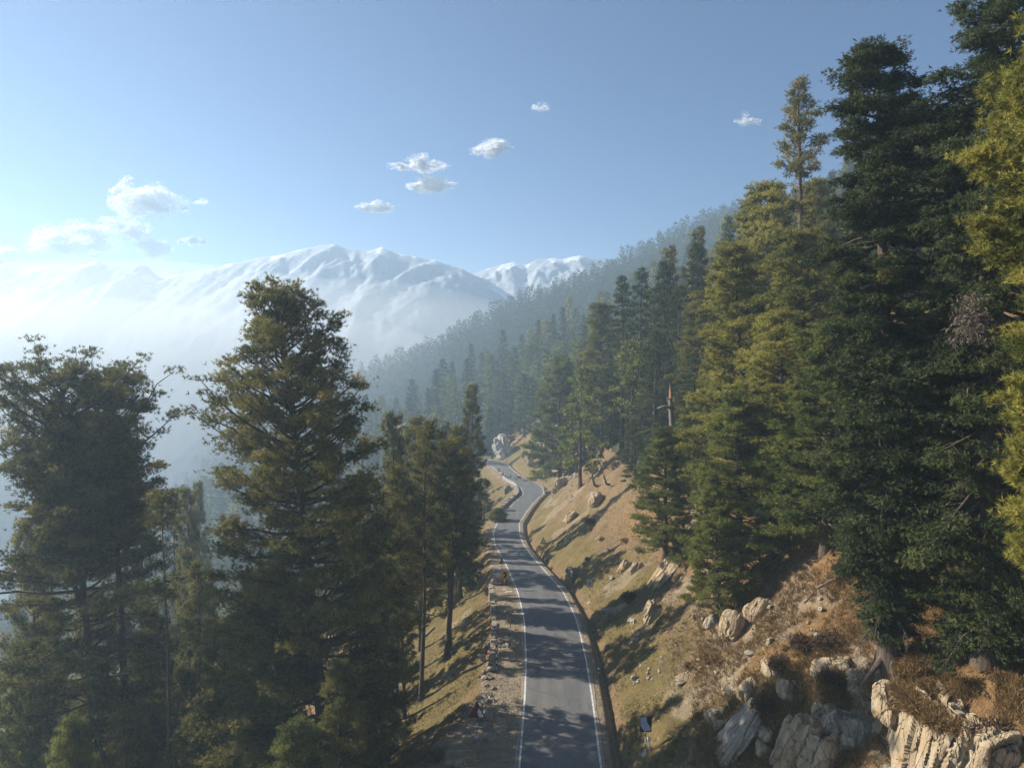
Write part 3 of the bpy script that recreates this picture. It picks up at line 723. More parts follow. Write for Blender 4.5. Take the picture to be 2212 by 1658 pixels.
px('firB', (2050, 260), 46, 90, 'dark fir squeezed between the two biggest firs', base_x=2060)
px('firA', (2110, 560), 44, 85, 'shaded dark fir just behind the huge edge fir', base_x=2090)
# ---- left, beside the road
px('pineC', (838, 905), 82, 58, 'brown pine just right of the tallest broad pine', base_x=858)
px('tallC', (878, 915), 72, 50, 'leaning bare-trunked pine, its base on the sunlit grass left of the road', base_x=905)
px('tallC', (905, 905), 98, 55, 'pine behind the leaning bare-trunked ones at left of the road')
px('tallC', (932, 925), 79, 56, 'twin-stemmed pine, left stem, left of the stone wall', base_x=962, group='twin-stemmed pine left of the road')
px('tallC', (955, 955), 80, 46, 'twin-stemmed pine, right stem, left of the stone wall', base_x=968, group='twin-stemmed pine left of the road')
px('firA', (992, 940), 100, 46, 'dark fir between the twin-stemmed pine and the tall dark roadside tree')
px('pineC', (1033, 840), 118, 42, 'tall dark conifer beside the road bend, its top over the blue hill', base_x=1015)
px('firB', (965, 905), 125, 34, 'small hazy fir top behind the twin-stemmed pine')
px('tallC', (845, 1010), 70, 42, 'thin pine with dark bare trunk left of the leaning one', base_x=868)
px('firA', (792, 1030), 60, 60, 'dark ivy-like fir, its bare foot lit from behind, lower middle', base_x=802)
hero('pine_tree', 'thin bare-stemmed pine between the two big left pines', 'pine_b', (347, 1075), 49, 108,
     [(1075, 10), (1100, 30), (1130, 26), (1200, 8)], base_x=345, crown_bot=1150, nb=16, k=7, dens=.9, bl=.36, bw=.06, trunk_r=.2)
LG = 'smaller trees filling the slope at lower left'
LL = [(402, 1075, 92, 54, 'pineC', 'pale brown pine in the gap below the hazy left ridge'), (300, 1010, 84, 50, 'firB', 'dark fir behind the flat-topped pine, at the gap'),
      (372, 1050, 110, 36, 'firA', 'small hazy fir in the gap between the two big left pines'), (430, 1055, 130, 38, 'pineC', 'farther hazy pine touching the left side of the tallest pine'),
      (60, 1150, 68, 100, 'pineC', 'brown pine low at the left edge'), (205, 1290, 60, 100, 'pineC', 'brown-green pine standing in front of the forked left pine trunk'),
      (60, 1400, 55, 105, 'pineA', 'lit pine in the bottom left corner'), (325, 1330, 62, 85, 'pineC', 'brown-green pine at the foot of the thin bare-stemmed pine'),
      (425, 1230, 70, 80, 'pineC', 'brown pine below the gap between the big left pines'), (480, 1350, 58, 95, 'pineC', 'shaded pine low and left of the tallest pine trunk'),
      (560, 1450, 50, 90, 'pineA', 'shaded pine low against the tallest pine trunk'), (735, 1440, 44, 85, 'pineC', 'low pine right at the foot of the tallest pine'),
      (640, 1560, 42, 100, 'pineA', 'lowest pine at the bottom edge below the tallest pine'), (290, 1520, 50, 90, 'pineC', 'low pine at the bottom edge near the left trunks'),
      (150, 1560, 46, 100, 'pineA', 'low pine at the bottom edge under the forked left pine'), (420, 1545, 48, 90, 'pineC', 'low pine at the bottom edge between the two biggest left pines'),
      (765, 1150, 58, 66, 'firA', 'dark fir just right of the tallest pine trunk'), (905, 1010, 118, 50, 'pineC', 'hazy brown pine far back left of the road'),
      (870, 980, 140, 46, 'pineA', 'distant pine behind the leaning bare-trunked pine'), (1000, 1010, 140, 40, 'firB', 'dark fir behind the tall roadside conifer'),
      (1075, 1095, 152, 22, 'pineA', 'small round tree below the stone parapet'), (1045, 1060, 165, 26, 'pineC', 'small hazy pine left of the stone parapet')]
for (a, b_, D, w, k_, lb) in LL: px(k_, (a, b_), D, w, lb, group=LG)
for (a, b_, D, w, k_, lb) in ((905, 1075, 88, 44, 'pineC', 'bushy pine filling the gap left of the twin-stemmed pine'), (855, 1140, 76, 46, 'pineA', 'green pine behind the thin dark-trunked pine'),
        (985, 1120, 104, 34, 'pineC', 'half-height pine just left of the tall dark roadside conifer'), (930, 1040, 112, 40, 'firB', 'shaded fir filling the space behind the twin-stemmed pine'),
        (1010, 1090, 130, 30, 'firA', 'dark low fir at the road edge behind the tall roadside conifer'), (820, 1180, 68, 46, 'firB', 'shaded fir left of the leaning pine foot')):
    px(k_, (a, b_), D, w, lb, group='trees crowding the left roadside')
print('heroes', _t.time() - _t0)

# ------------------------------------------------------------------ forest: individual trees further off
def joined(t):
    """one mesh for a tree too small in view to show its parts"""
    tv = np.empty(len(t.trunk.vertices) * 3, np.float32); t.trunk.vertices.foreach_get('co', tv)
    q = np.empty(len(t.trunk.loops), np.int32); t.trunk.loops.foreach_get('vertex_index', q); q = q.reshape(-1, 4)
    tri = np.concatenate([q[:, [0, 1, 2]], q[:, [0, 2, 3]]])
    cv = np.empty(len(t.crown.vertices) * 3, np.float32); t.crown.vertices.foreach_get('co', cv)
    V = np.concatenate([tv.reshape(-1, 3), cv.reshape(-1, 3)]); nt = len(tv) // 3
    F_ = np.concatenate([tri, nt + np.arange(len(cv) // 3).reshape(-1, 3)])
    ti = np.empty(t.ntri, np.float32); t.crown.attributes['tint'].data.foreach_get('value', ti)
    me = mesh_np('distant_tree', V, F_, tint=np.concatenate([np.zeros(len(tri)), ti]), mats=(M['bark'], t.crown.materials[0]))
    me.polygons.foreach_set('material_index', np.concatenate([np.zeros(len(tri), np.int32), np.ones(t.ntri, np.int32)]))
    return me
JM = {k: joined(T[k]) for k in T if k.startswith('far')}

def scatter(n, xr_, yr_, ok, dmin, rng):
    pts = []; cell = {}
    X_ = rng.uniform(*xr_, n); Y_ = rng.uniform(*yr_, n)
    vis = (np.abs(X_ / np.maximum(Y_, 1)) < .80)
    good = ok(X_, Y_) & vis
    for x, y in zip(X_[good], Y_[good]):
        c = (int(x // dmin), int(y // dmin))
        if any((x - q[0]) ** 2 + (y - q[1]) ** 2 < dmin * dmin for i in (-1, 0, 1) for j in (-1, 0, 1) for q in cell.get((c[0] + i, c[1] + j), ())): continue
        cell.setdefault(c, []).append((x, y)); pts.append((x, y))
    P_ = np.array(pts)
    return P_, terrain(P_[:, 0], P_[:, 1])

def proj(x, y, z):
    d = y * _c + z * _s; v = -y * _s + z * _c
    return CX + F * x / d, CY - F * v / d

rf = np.random.default_rng(77)
wood = []      # every woodland tree: (x, y, z, H, width factor, mesh kind, is fir, region)
hp = np.array([(a, b) for a, b, c in placed])
def far_from_heroes(X_, Y_, r=4.0):
    return np.all((X_[:, None] - hp[None, :, 0]) ** 2 + (Y_[:, None] - hp[None, :, 1]) ** 2 > r * r, axis=1)
def okR(X_, Y_):
    d = X_ - XR(np.clip(Y_, -80, 262)); lim = np.interp(Y_, [20, 60, 100, 150, 200, 262, 300], [26, 26, 21, 13, 10.5, 11, 20])
    lim = lim + 5 * fbm(X_ / 12, Y_ / 12, seed=71, oct=2)
    return (d > lim) & far_from_heroes(X_, Y_)
P_, Zp = scatter(2600, (10, 260), (34, 330), okR, 7.6, rf)
for (x, y), z in zip(P_, Zp):
    u = rf.random(); H = rf.uniform(17, 29); wood.append((x, y, z, H, rf.uniform(.85, 1.15), u, u < .45, 'R'))
def okL(X_, Y_):
    d = XL(np.clip(Y_, -80, 262)) - X_; lim = np.interp(Y_, [25, 60, 110, 150, 262], [15, 22, 22, 14, 10]) + 5 * fbm(X_ / 12, Y_ / 12, seed=72, oct=2)
    return (d > lim) & far_from_heroes(X_, Y_, 4.0)
P_, Zp = scatter(2400, (-150, -8), (36, 262), okL, 7.4, rf)
for (x, y), z in zip(P_, Zp):
    u = rf.random(); H = rf.uniform(14, 23); fir = u < .3
    tx, ty = proj(x, y, z + H)
    lim = 1090 if tx < 760 else 1000
    if ty < lim: H = max(7, H - (lim - ty) * y / F)
    tx, ty = proj(x, y, z + H)
    if ty < lim - 5 or ty > 2000: continue
    wood.append((x, y, z, H, rf.uniform(.9, 1.2), u, fir, 'L'))
def okS(X_, Y_):
    d = X_ - XR(np.clip(Y_, -80, 290)); corridor = (np.abs(X_ - (XL(np.clip(Y_, 0, 320)) + XR(np.clip(Y_, 0, 320))) / 2) < 9) & (Y_ < 318)
    clear = fbm(X_ / 22, Y_ / 14, seed=73, oct=2) > .34
    return ~corridor & ~clear & (X_ > -250) & ((Y_ > 275) | (d < -6))
P_, Zp = scatter(5200, (-250, 170), (264, 405), okS, 8.3, rf)
for (x, y), z in zip(P_, Zp):
    u = rf.random(); H = rf.uniform(17, 28); wood.append((x, y, z, H, rf.uniform(.85, 1.1), u, u < .55, 'S'))
# how much of each tree shows past the nearer ones, on a coarse picture grid
cellpx = 5.0; gw, gh = int(2211 / cellpx), int(1658 / cellpx); seen = np.zeros((gh, gw), bool)
def cover(x, y, z, H, W, paint=True):
    tx, ty = proj(x, y, z + H); bx_, by_ = proj(x, y, z); n = 0
    for r_i in range(max(0, int(ty / cellpx)), min(gh, int(by_ / cellpx) + 1)):
        t = (r_i * cellpx - ty) / max(1, by_ - ty); hw_ = W * F / y * min(1, .15 + 1.6 * t)
        a_, b_ = max(0, int((tx - hw_) / cellpx)), min(gw, int((tx + hw_) / cellpx) + 1)
        if b_ > a_: n += int((~seen[r_i, a_:b_]).sum()); seen[r_i, a_:b_] |= paint
    return n
for o_h in hero_boxes: cover(*o_h)
wood.sort(key=lambda q_: q_[1]); vis_n = [cover(q_[0], q_[1], q_[2], q_[3], (2.6 if q_[6] else 3.4) * q_[3] / 26 * .8) for q_ in wood]
left = {True: 265, False: 255}; chosen = set()
for i in np.argsort([-v for v in vis_n]):
    f_ = bool(wood[i][6])
    if left[f_] > 0 and vis_n[i] > 0: chosen.add(int(i)); left[f_] -= 1
rest = [wood[i] for i in range(len(wood)) if i not in chosen]
LBL = {'R': ('fir in the hazy wood climbing the right slope', 'pine in the hazy wood climbing the right slope', 'wood climbing the right slope'),
       'L': ('fir on the slope below the road towards the bend', 'pine on the slope below the road towards the bend', 'slope below the road'),
       'S': ('blue-hazed fir on the middle spur beyond the road bend', 'blue-hazed pine on the middle spur beyond the road bend', 'middle spur')}
used_lb = set()
def near_label(x, y, z, H, fir, reg):
    tx, ty = proj(x, y, z + H * .6); best = None
    for (hx, hy, hz, hH, hW, hl_) in hero_lb:
        cx_, cy_ = proj(hx, hy, hz + hH * .6); d_ = (cx_ - tx) ** 2 + (cy_ - ty) ** 2
        if best is None or d_ < best[0]: best = (d_, cx_, cy_, hl_, hy)
    side = 'left of' if tx < best[1] - 12 else 'right of' if tx > best[1] + 12 else ('above' if ty < best[2] else 'below')
    dep = 'behind and ' if y > best[4] + 12 else 'in front and ' if y < best[4] - 12 else 'directly '
    words = best[3].split(',')[0].split(); k_ = 'fir' if fir else 'pine'
    lb_ = (k_ + ' ' + dep + side + ' the ' + ' '.join(words[:10])).replace('the the', 'the')
    return lb_
for i in sorted(chosen):
    x, y, z, H, wf, u, fir, reg = wood[i]
    if y > 125:
        k = ('farfir%d' % (int(u * 1000) % 4 + 1)) if fir else ('farpine%d' % (int(u * 1000) % 4 + 1))
        o = link('fir_tree' if fir else 'pine_tree', JM[k], loc=(x, y, z - .3)); s = H / 26; w = wf * s
        o.scale = (w, w, s); o.rotation_euler = (0, 0, rf.uniform(0, 6.28))
        tag(o, LBL[reg][0 if fir else 1], 'tree', ('firs' if fir else 'pines') + (' on the ' if reg != 'R' else ' in the ') + LBL[reg][2])
    else:
        k = ('firA', 'firB')[int(u * 1000) % 2] if fir else (('pineA', 'pineB', 'pineC') if reg == 'R' else ('pineA', 'pineC', 'pineB'))[int(u * 1000) % 3]
        lb_ = near_label(x, y, z, H, fir, reg)
        if lb_ in used_lb: lb_ = ('small ' if H < 18 else 'tall ') + lb_
        if lb_ in used_lb: lb_ = 'deeper ' + lb_
        used_lb.add(lb_)
        T[k].place(x, y, z - .3, H, T[k].R * wf * H / 26, ' '.join(lb_.split()[:16]), group=('firs' if fir else 'pines') + (' behind the big right-hand trees' if reg == 'R' else ' on the steep slope at left'), rot=rf.uniform(0, 6.28))
print('individual', len(chosen), 'rest', len(rest), 'hidden', sum(v == 0 for v in vis_n))
# far ridges: one wooded mass
rm = np.random.default_rng(5)
(_, _), (mv, mt_) = conifer(seed=31, H=24, prof=FIRP, crown0=.05, nb=30, style='fir', limbs=False, k=2, size=.35, dens=.28, bl=1.5, bw=1.0)
P2, Z2 = scatter(26000, (-480, 420), (405, 700), lambda a, b: (a > -999) & (terrain(a, b, False) > -150), 4.7, rm)
P3, Z3 = scatter(1800, (-760, -250), (690, 860), lambda a, b: (terrain(a, b, False) > -140), 12, rm)
PP = np.concatenate([P2, P3]); ZZ = np.concatenate([Z2, Z3])
keep = PP[:, 1] < 665; keep |= np.arange(len(PP)) >= len(P2); PP = PP[keep]; ZZ = ZZ[keep]
sc = np.where(PP[:, 1] > 420, .66, .9) * rm.uniform(.65, 1.25, len(PP))
rest = [q_ for q_ in rest if q_[1] > 125]
PP = np.concatenate([PP, np.array([(q_[0], q_[1]) for q_ in rest])]); ZZ = np.concatenate([ZZ, [q_[2] for q_ in rest]]); sc = np.concatenate([sc, [q_[3] / 25 for q_ in rest]])
rot = rm.uniform(0, 6.28, len(PP)); wd = sc * rm.uniform(1.0, 1.5, len(PP))
mv3 = mv[None]; ca_, sa_ = np.cos(rot)[:, None], np.sin(rot)[:, None]
FX = PP[:, 0:1] + wd[:, None] * (ca_ * mv[None, :, 0] - sa_ * mv[None, :, 1]); FY = PP[:, 1:2] + wd[:, None] * (sa_ * mv[None, :, 0] + ca_ * mv[None, :, 1])
FZ = ZZ[:, None] - .5 + sc[:, None] * mv[None, :, 2]
FV = np.stack([FX, FY, FZ], -1).reshape(-1, 3)
tag(link('far_forest', mesh_np('far_forest', FV, np.arange(len(FV)).reshape(-1, 3), tint=np.tile(mt_, len(PP)), mats=(M['fir'],))),
    'far-off wooded ridges fading into blue haze', 'forest', kind='stuff')
print('forest', _t.time() - _t0, 'far', len(PP), 'tris', len(FV) // 3)

# ------------------------------------------------------------------ snowy mountains
def ridge_mesh(name, prof_px, D, depth, seed, back=160):
    pr = np.array([at(a, b, D)[[0, 2]] for a, b in prof_px])
    xs = np.arange(pr[0, 0], pr[-1, 0], 2.6); yy_ = np.concatenate([np.linspace(D - depth, D, 120), np.linspace(D + 4, D + back, 14)])
    Xm, Ym = np.meshgrid(xs, yy_)
    crest = np.interp(xs, pr[:, 0], pr[:, 1])[None] * np.ones_like(Xm)
    d = D - Ym
    g = fbm((Xm + .55 * d) / 46, Ym / 300, seed=seed, oct=5, ridged=True)
    g2 = fbm((Xm - .3 * d) / 17, Ym / 90, seed=seed + 9, oct=4, ridged=True)
    f = np.where(d > 0, d, -d * 1.2)
    rel = sstep(0, 40, f)
    Zm = crest - f * 0.62 + rel * (1 - .6 * sstep(50, 110, f)) * (11 * (g - .2) + 4 * g2 + .8 * fbm(Xm / 6, Ym / 30, seed=seed + 6, oct=3, ridged=True)) + 3.0 * fbm(Xm / 9, Ym / 9, seed=seed + 4, oct=3) * (0.35 + rel * (1 - .8 * sstep(35, 90, f)))
    Zm = smax(Zm, np.full_like(Zm, -171), 25)
    n0, m0 = Xm.shape; ii = np.arange(n0 * m0).reshape(n0, m0)
    Fm = np.stack([ii[:-1, :-1], ii[:-1, 1:], ii[1:, 1:], ii[1:, :-1]], -1).reshape(-1, 4)
    me = mesh_np(name, np.stack([Xm, Ym, Zm], -1).reshape(-1, 3), Fm, smooth=True, mats=(M['snowrock'],))
    sn = sstep(.25, .65, .75 * g + .45 * g2 + .35 * fbm(Xm / 60, Ym / 60, seed=seed + 2, oct=3) - .10 + .15 * sstep(40, 0, f) - 1.3 * sstep(18, 62, f))
    a = me.attributes.new('snow', 'FLOAT', 'POINT'); a.data.foreach_set('value', sn.astype(np.float32).ravel())
    return me
def snowrock():
    m, n, l, b = new_mat('snow_and_rock'); a = n.new('ShaderNodeAttribute'); a.attribute_name = 'snow'
    P = geo_pos(n); f = noise_node(n, l, .09, 7, P, .7)
    x = math_node(n, l, 'ADD', a.outputs['Fac'], math_node(n, l, 'MULTIPLY', math_node(n, l, 'SUBTRACT', f, .5), .9))
    mr = n.new('ShaderNodeMapRange'); mr.inputs[1].default_value = .35; mr.inputs[2].default_value = .65; l.new(x, mr.inputs[0])
    rk = ramp(n, l, f, [(.35, (.26, .28, .31)), (.65, (.36, .38, .41))])
    l.new(mixc(n, l, mr.outputs[0], rk, (.66, .68, .72)), b.inputs['Base Color']); b.inputs['Roughness'].default_value = .8
    bump(n, l, b, f, .3, 4); return m
M['snowrock'] = snowrock()
tag(link('snowy_mountain', ridge_mesh('snowy_mountain', [(-900, 600), (-300, 570), (-100, 555), (0, 562), (60, 580), (130, 574), (180, 572), (212, 563), (235, 572), (290, 576), (300, 568), (318, 575), (345, 600), (400, 590),
    (450, 578), (520, 566), (560, 556), (600, 552), (660, 536), (700, 529), (722, 526), (745, 535), (800, 541), (825, 534), (850, 545), (940, 562), (1000, 582), (1060, 610), (1110, 640), (1200, 680), (1400, 720)], 1000, 620, 201)), kind='structure')
tag(link('snowy_mountain', ridge_mesh('snowy_mountain', [(820, 640), (960, 610), (1030, 588), (1075, 574), (1110, 566), (1135, 573), (1160, 560), (1195, 557), (1215, 560), (1250, 552), (1330, 570), (1500, 620), (1700, 700)], 1130, 400, 301)), kind='structure')
tag(link('valley_floor', mesh_np('valley_floor', [(-2600, -300, -171.5), (2600, -300, -171.5), (2600, 1600, -171.5), (-2600, 1600, -171.5)], [(0, 1, 2, 3)], mats=(M['ground'],))), kind='structure')

# ------------------------------------------------------------------ haze
hz = MB().box((0, 660, -2), (5400, 2000, 346))
hm = bpy.data.materials.new('haze'); hm.use_nodes = True; hn = hm.node_tree.nodes; hl = hm.node_tree.links
for q in list(hn):
    if q.type != 'OUTPUT_MATERIAL': hn.remove(q)
pv = hn.new('ShaderNodeVolumePrincipled'); pv.inputs['Color'].default_value = (0.56, 0.77, 0.97, 1); pv.inputs['Density'].default_value = HAZE_DENSITY
pv.inputs['Anisotropy'].default_value = 0.36
hl.new(pv.outputs[0], hn['Material Output'].inputs['Volume'])
tag(hz.build('haze', hm), 'pale blue valley haze', 'haze', kind='stuff')

# mist lying in the valley on the left
mV, mF = None, None
def valley_mist(rx, ry, rz, dens, loc, label):
    import bmesh
    bm = bmesh.new(); bmesh.ops.create_icosphere(bm, subdivisions=5, radius=1); me = bpy.data.meshes.new('valley_mist'); bm.to_mesh(me); bm.free()
    V = np.array([v.co[:] for v in me.vertices]); V = V * (1 + .10 * fbm(V[:, 0] * 2, V[:, 1] * 2, V[:, 2] * 2, seed=12, oct=2))[:, None]
    V = V * [rx, ry, rz]; V[:, 2] = np.maximum(V[:, 2] - 150, -170.5) + 0
    me.vertices.foreach_set('co', V.astype(np.float32).ravel()); me.update()
    m = bpy.data.materials.new('valley_mist'); m.use_nodes = True; n = m.node_tree.nodes
    for q in list(n):
        if q.type != 'OUTPUT_MATERIAL': n.remove(q)
    p = n.new('ShaderNodeVolumePrincipled'); p.inputs['Color'].default_value = (.90, .93, .95, 1); p.inputs['Density'].default_value = dens; p.inputs['Anisotropy'].default_value = .3
    m.node_tree.links.new(p.outputs[0], n['Material Output'].inputs['Volume']); me.materials.append(m)
    tag(link('valley_mist', me, loc=loc), label, 'mist', kind='stuff')
valley_mist(700, 270, 243, .0023, (-400, 730, 0), 'thin upper veil of white mist over the valley on the left')
valley_mist(620, 230, 206, .0032, (-440, 740, 0), 'thick white mist filling the bottom of the valley on the left')

# ------------------------------------------------------------------ clouds
def ico(sub):
    import bmesh
    bm = bmesh.new(); bmesh.ops.create_icosphere(bm, subdivisions=sub, radius=1)
    V = np.array([v.co[:] for v in bm.verts]); F_ = np.array([[v.index for v in f.verts] for f in bm.faces]); bm.free(); return V, F_
def cloud_mat():
    m, n, l, b = new_mat('cloud_vapour'); b.inputs['Base Color'].default_value = (.97, .97, .98, 1); b.inputs['Roughness'].default_value = 1; b.inputs['Specular IOR Level'].default_value = 0
    tr = n.new('ShaderNodeBsdfTranslucent'); tr.inputs['Color'].default_value = (.97, .97, .98, 1)
    mx = n.new('ShaderNodeMixShader'); mx.inputs[0].default_value = .5; l.new(b.outputs[0], mx.inputs[1]); l.new(tr.outputs[0], mx.inputs[2]); l.new(mx.outputs[0], n['Material Output'].inputs['Surface'])
    return m
CM = cloud_mat()
clouds = [(318, 440, 72, 42, 'big ragged white cloud, upper one of the left group'), (160, 520, 125, 46, 'largest white cloud, resting low over the left ridge'),
    (15, 548, 30, 14, 'flat white cloud cut by the left picture edge'), (283, 497, 32, 22, 'white cloud between the two biggest left clouds'),
    (328, 536, 44, 28, 'white cloud low and right of the biggest cloud'), (238, 476, 30, 9, 'thin cloud wisp just above the biggest cloud'),
    (416, 522, 24, 10, 'small white cloud alone right of the left group'), (392, 589, 52, 8, 'flat cloud lying in the dip left of the main snowy peak'),
    (258, 413, 20, 10, 'tiny cloud puff at the top left of the ragged cloud'), (434, 437, 18, 7, 'faint wisp right of the ragged cloud'),
    (903, 360, 50, 15, 'flat-based white cloud, upper left of the three over the peak'), (936, 404, 52, 18, 'white cloud with a wispy right tail over the snowy peak'),
    (815, 447, 38, 14, 'lowest and leftmost of the white clouds over the snowy peak'), (1062, 323, 44, 18, 'white cloud highest and farthest right of the four over the peak'),
    (1165, 234, 20, 10, 'faint wisp in the blue high above the peak clouds'), (1614, 262, 28, 12, 'faint wisp in the blue left of the slim pine top')]
for i, (a, b_, w, h, lb) in enumerate(clouds):
    D = 2300.0; s = D / F; r = np.random.default_rng(400 + i)
    # many puffs of vapour flecks, thinning out towards their edges
    thin = i in (5, 9, 14, 15)
    npf = 20; pc = np.clip(r.normal(0, .55, (npf, 3)), -1, 1); pc[:, 0] *= (.95 - .25 * np.abs(pc[:, 2])); pc[:, 2] = np.where(pc[:, 2] < -.3, pc[:, 2] * .3, pc[:, 2]) * (1 - .75 * np.abs(pc[:, 0])); pr_ = r.uniform(.16, .40, npf) * (1.15 - .6 * np.abs(pc[:, 0]))
    n_ = int((3500 if thin else 21000) * (w * h / 800) ** .9); w_ = r.choice(npf, n_, p=pr_ ** 2 / (pr_ ** 2).sum())
    U = nrm(r.normal(size=(n_, 3))) * (r.uniform(0, 1, n_) ** .75 * 1.25)[:, None]
    C = pc[w_] + U * pr_[w_][:, None] * [1.0, 1, 1.35]
    C = C + .44 * np.stack([fbm(C[:, 0] * 2.5 + 9 * k + i, C[:, 1] * 2.5, C[:, 2] * 2.5, seed=i + k, oct=4) for k in range(3)], -1)
    C = C * np.array([w, max(h, 10) * .9, h]) * s * 1.08
    fl = 2.1 * r.uniform(.5, 1.3, n_)
    V = blades(C, nrm(r.normal(size=(n_, 3))), fl, fl, r)
    tag(link('cloud', mesh_np('cloud', V, np.arange(len(V)).reshape(-1, 3), mats=(CM,)), loc=tuple(at(a, b_, D))), lb, 'cloud', 'small white clouds in the blue sky')

# ------------------------------------------------------------------ rocks
IV5, IF5 = ico(5); IV6, IF6 = ico(6); IV3, IF3 = ico(3)
def rock_mesh(seed, size, sub=5, blocks=40, stretch=(1, 1, 1), amp=.22, fine=.05):
    V0, F0 = {3: (IV3, IF3), 5: (IV5, IF5), 6: (IV6, IF6)}[sub]
    r = np.random.default_rng(seed); V = V0.copy()
    V = V / (np.abs(V) ** 5).sum(1)[:, None] ** .2; V = V * (1 + .10 * fbm(V[:, 0] * 1.1, V[:, 1] * 1.1, V[:, 2] * 1.1 + seed, seed=seed, oct=2))[:, None]
    st = np.array(stretch, float); N = nrm(V)
    W = V + .06 * np.stack([fbm(V[:, 0] * 2 + k * 7, V[:, 1] * 2, V[:, 2] * 2, seed=seed + k, oct=3) for k in range(3)], -1)
    def cells(nc, a_off, a_tilt, a_crack, cw):
        S = r.uniform(-1.15, 1.15, (nc, 3)); d = np.sqrt((((W[:, None, :] - S[None]) / st) ** 2).sum(-1)); near = np.argmin(d, 1)
        off = np.clip(r.normal(0, 1, nc), -1.6, 1.6)[near]; tl = r.normal(0, .6, (nc, 3))[near]; dd = np.partition(d, 1, axis=1)[:, :2]
        crack = np.clip(1 - (dd[:, 1] - dd[:, 0]) / cw, 0, 1)
        return a_off * off + a_tilt * (tl * (W - S[near])).sum(-1) - a_crack * crack
    disp = cells(max(6, blocks // 5), amp * .55, amp * .8, amp * .35, .07) + cells(blocks, amp * .26, amp * .7, amp * .18, .05)
    if sub > 3: disp = disp + cells(blocks * 3, amp * .10, amp * .5, amp * .05, .04)
    V = V + N * (disp + .05 * fbm(V[:, 0] * 1.5, V[:, 1] * 1.5, V[:, 2] * 1.5, seed=seed + 5, oct=2) + fine * .5 * fbm(V[:, 0] * 9, V[:, 1] * 9, V[:, 2] * 5, seed=seed + 6, oct=3))[:, None]
    V = V * np.array(size)
    return V, F0
def rock(pxl, size, seed, label, mat='rock', rot=(0, 0, 0), sink=.25, sub=5, name='rock', group=None, D=None, **kw):
    g = ground_px(*pxl) if D is None else at(pxl[0], pxl[1], D)
    V, F_ = rock_mesh(seed, size, sub, **kw)
    o = link(name, mesh_np(name, V, F_, mats=(M[mat],)), loc=(g[0], g[1], g[2] - sink * size[2]))
    o.rotation_euler = tuple(R(a) for a in rot); tag(o, label, 'rock', group); return o
M['rockw'] = rock_mat('white_rock', (0.32, 0.30, 0.27), (0.55, 0.53, 0.49), (0.72, 0.70, 0.66))
VST = dict(stretch=(.5, .8, 1.6))
def rock_at(x, y, dz, size, seed, label, rotz, tilt=0, mat='rock', sub=6, name='rock_cliff', **kw):
    V, F_ = rock_mesh(seed, size, sub, **kw)
    o = link(name, mesh_np(name, V, F_, mats=(M[mat],)), loc=(x, y, dz)); o.rotation_euler = (0, R(tilt), R(rotz)); tag(o, label, 'rock'); return o
rock_at(21.1, 33.3, -19.7, (1.3, 3.0, 2.5), 1, 'broad pale cliff with vertical cracks at the bottom right', -13, 10, blocks=150, amp=.15, fine=.035, stretch=(.8, .42, 1.7))
rock_at(21.9, 30.6, -18.8, (1.0, 1.2, 1.7), 2, 'blocky pale outcrop at the right end of the broad cliff', -20, 8, blocks=70, amp=.2, stretch=(.7, .5, 1.3))
rock_at(20.3, 36.0, -18.7, (.6, .75, .9), 3, 'small stack of pale blocks on top of the broad cliff', 10, 0, blocks=40, amp=.25, sub=5)
rock((1760, 1640), (1.7, 1.6, 2.8), 4, 'rough tan cliff left of the broad cliff, half in shade', rot=(10, 16, 20), sub=6, sink=.35, blocks=160, amp=.22, fine=.06, name='rock_cliff', stretch=(.6, .6, 1.2))
rock((1835, 1590), (1.3, 1.3, 1.5), 5, 'shaded grey rock between the two bottom right cliffs', 'rockg', rot=(0, 20, 60), sink=.45, blocks=80, amp=.18, name='rock_cliff', stretch=(.6, .6, 1.2))
rock((1590, 1600), (.8, 1.0, 2.6), 6, 'narrow grey rock rib standing in shade, leftmost of the lower rocks', 'rockg', rot=(5, 36, 10), sink=.2, blocks=70, amp=.2, name='rock_cliff', **VST)
rock((1452, 1222), (.8, 1.3, 3.4), 7, 'long pale rock rib running down the slope below the dead trunk', rot=(0, 38, 10), sink=.1, blocks=60, amp=.25, name='rock_outcrop', **VST)
rock((1563, 1252), (1.2, 1.0, 1.1), 8, 'pale boulder at the foot of the short green pine', rot=(0, 15, 30), sink=.1, blocks=24)
rock((1408, 1335), (.7, .8, 1.6), 9, 'narrow white striped rock low on the cut slope', rot=(0, 16, 0), sink=.15, blocks=40, name='rock_outcrop', **VST)
rock((1590, 1352), (1.1, .9, 1.1), 10, 'white rock pair left half, on the orange needle slope', rot=(0, 25, 30), sink=.15, blocks=30, name='rock_outcrop', **VST)
rock((1648, 1322), (1.2, .8, 1.1), 11, 'jagged white rocks highest on the orange needle slope', rot=(0, 40, 10), sink=.15, blocks=40, name='rock_outcrop', **VST)
rock((1545, 1345), (.7, .5, .7), 12, 'smooth grey slab left of the white rock pair', 'rockg', rot=(10, 30, 0), sink=.15, blocks=12)
rock((1247, 1240), (1.3, .9, .7), 13, 'pale boulder half shaded beside the ditch, left of the square sign', 'rockg', rot=(0, 20, 20), blocks=24)
rock((1352, 1225), (.8, .6, 1.0), 14, 'pale leaning rock, left of two above the square sign', rot=(0, 25, 0), blocks=20)
rock((1378, 1228), (.8, .6, .8), 15, 'brown streaked rock, right of two above the square sign', rot=(0, 25, 0), blocks=30, **VST)
rock((1335, 1318), (1.8, .8, .7), 16, 'low grey outcrop in a patch of shade mid-slope', 'rockg', rot=(0, -12, 10), blocks=30)
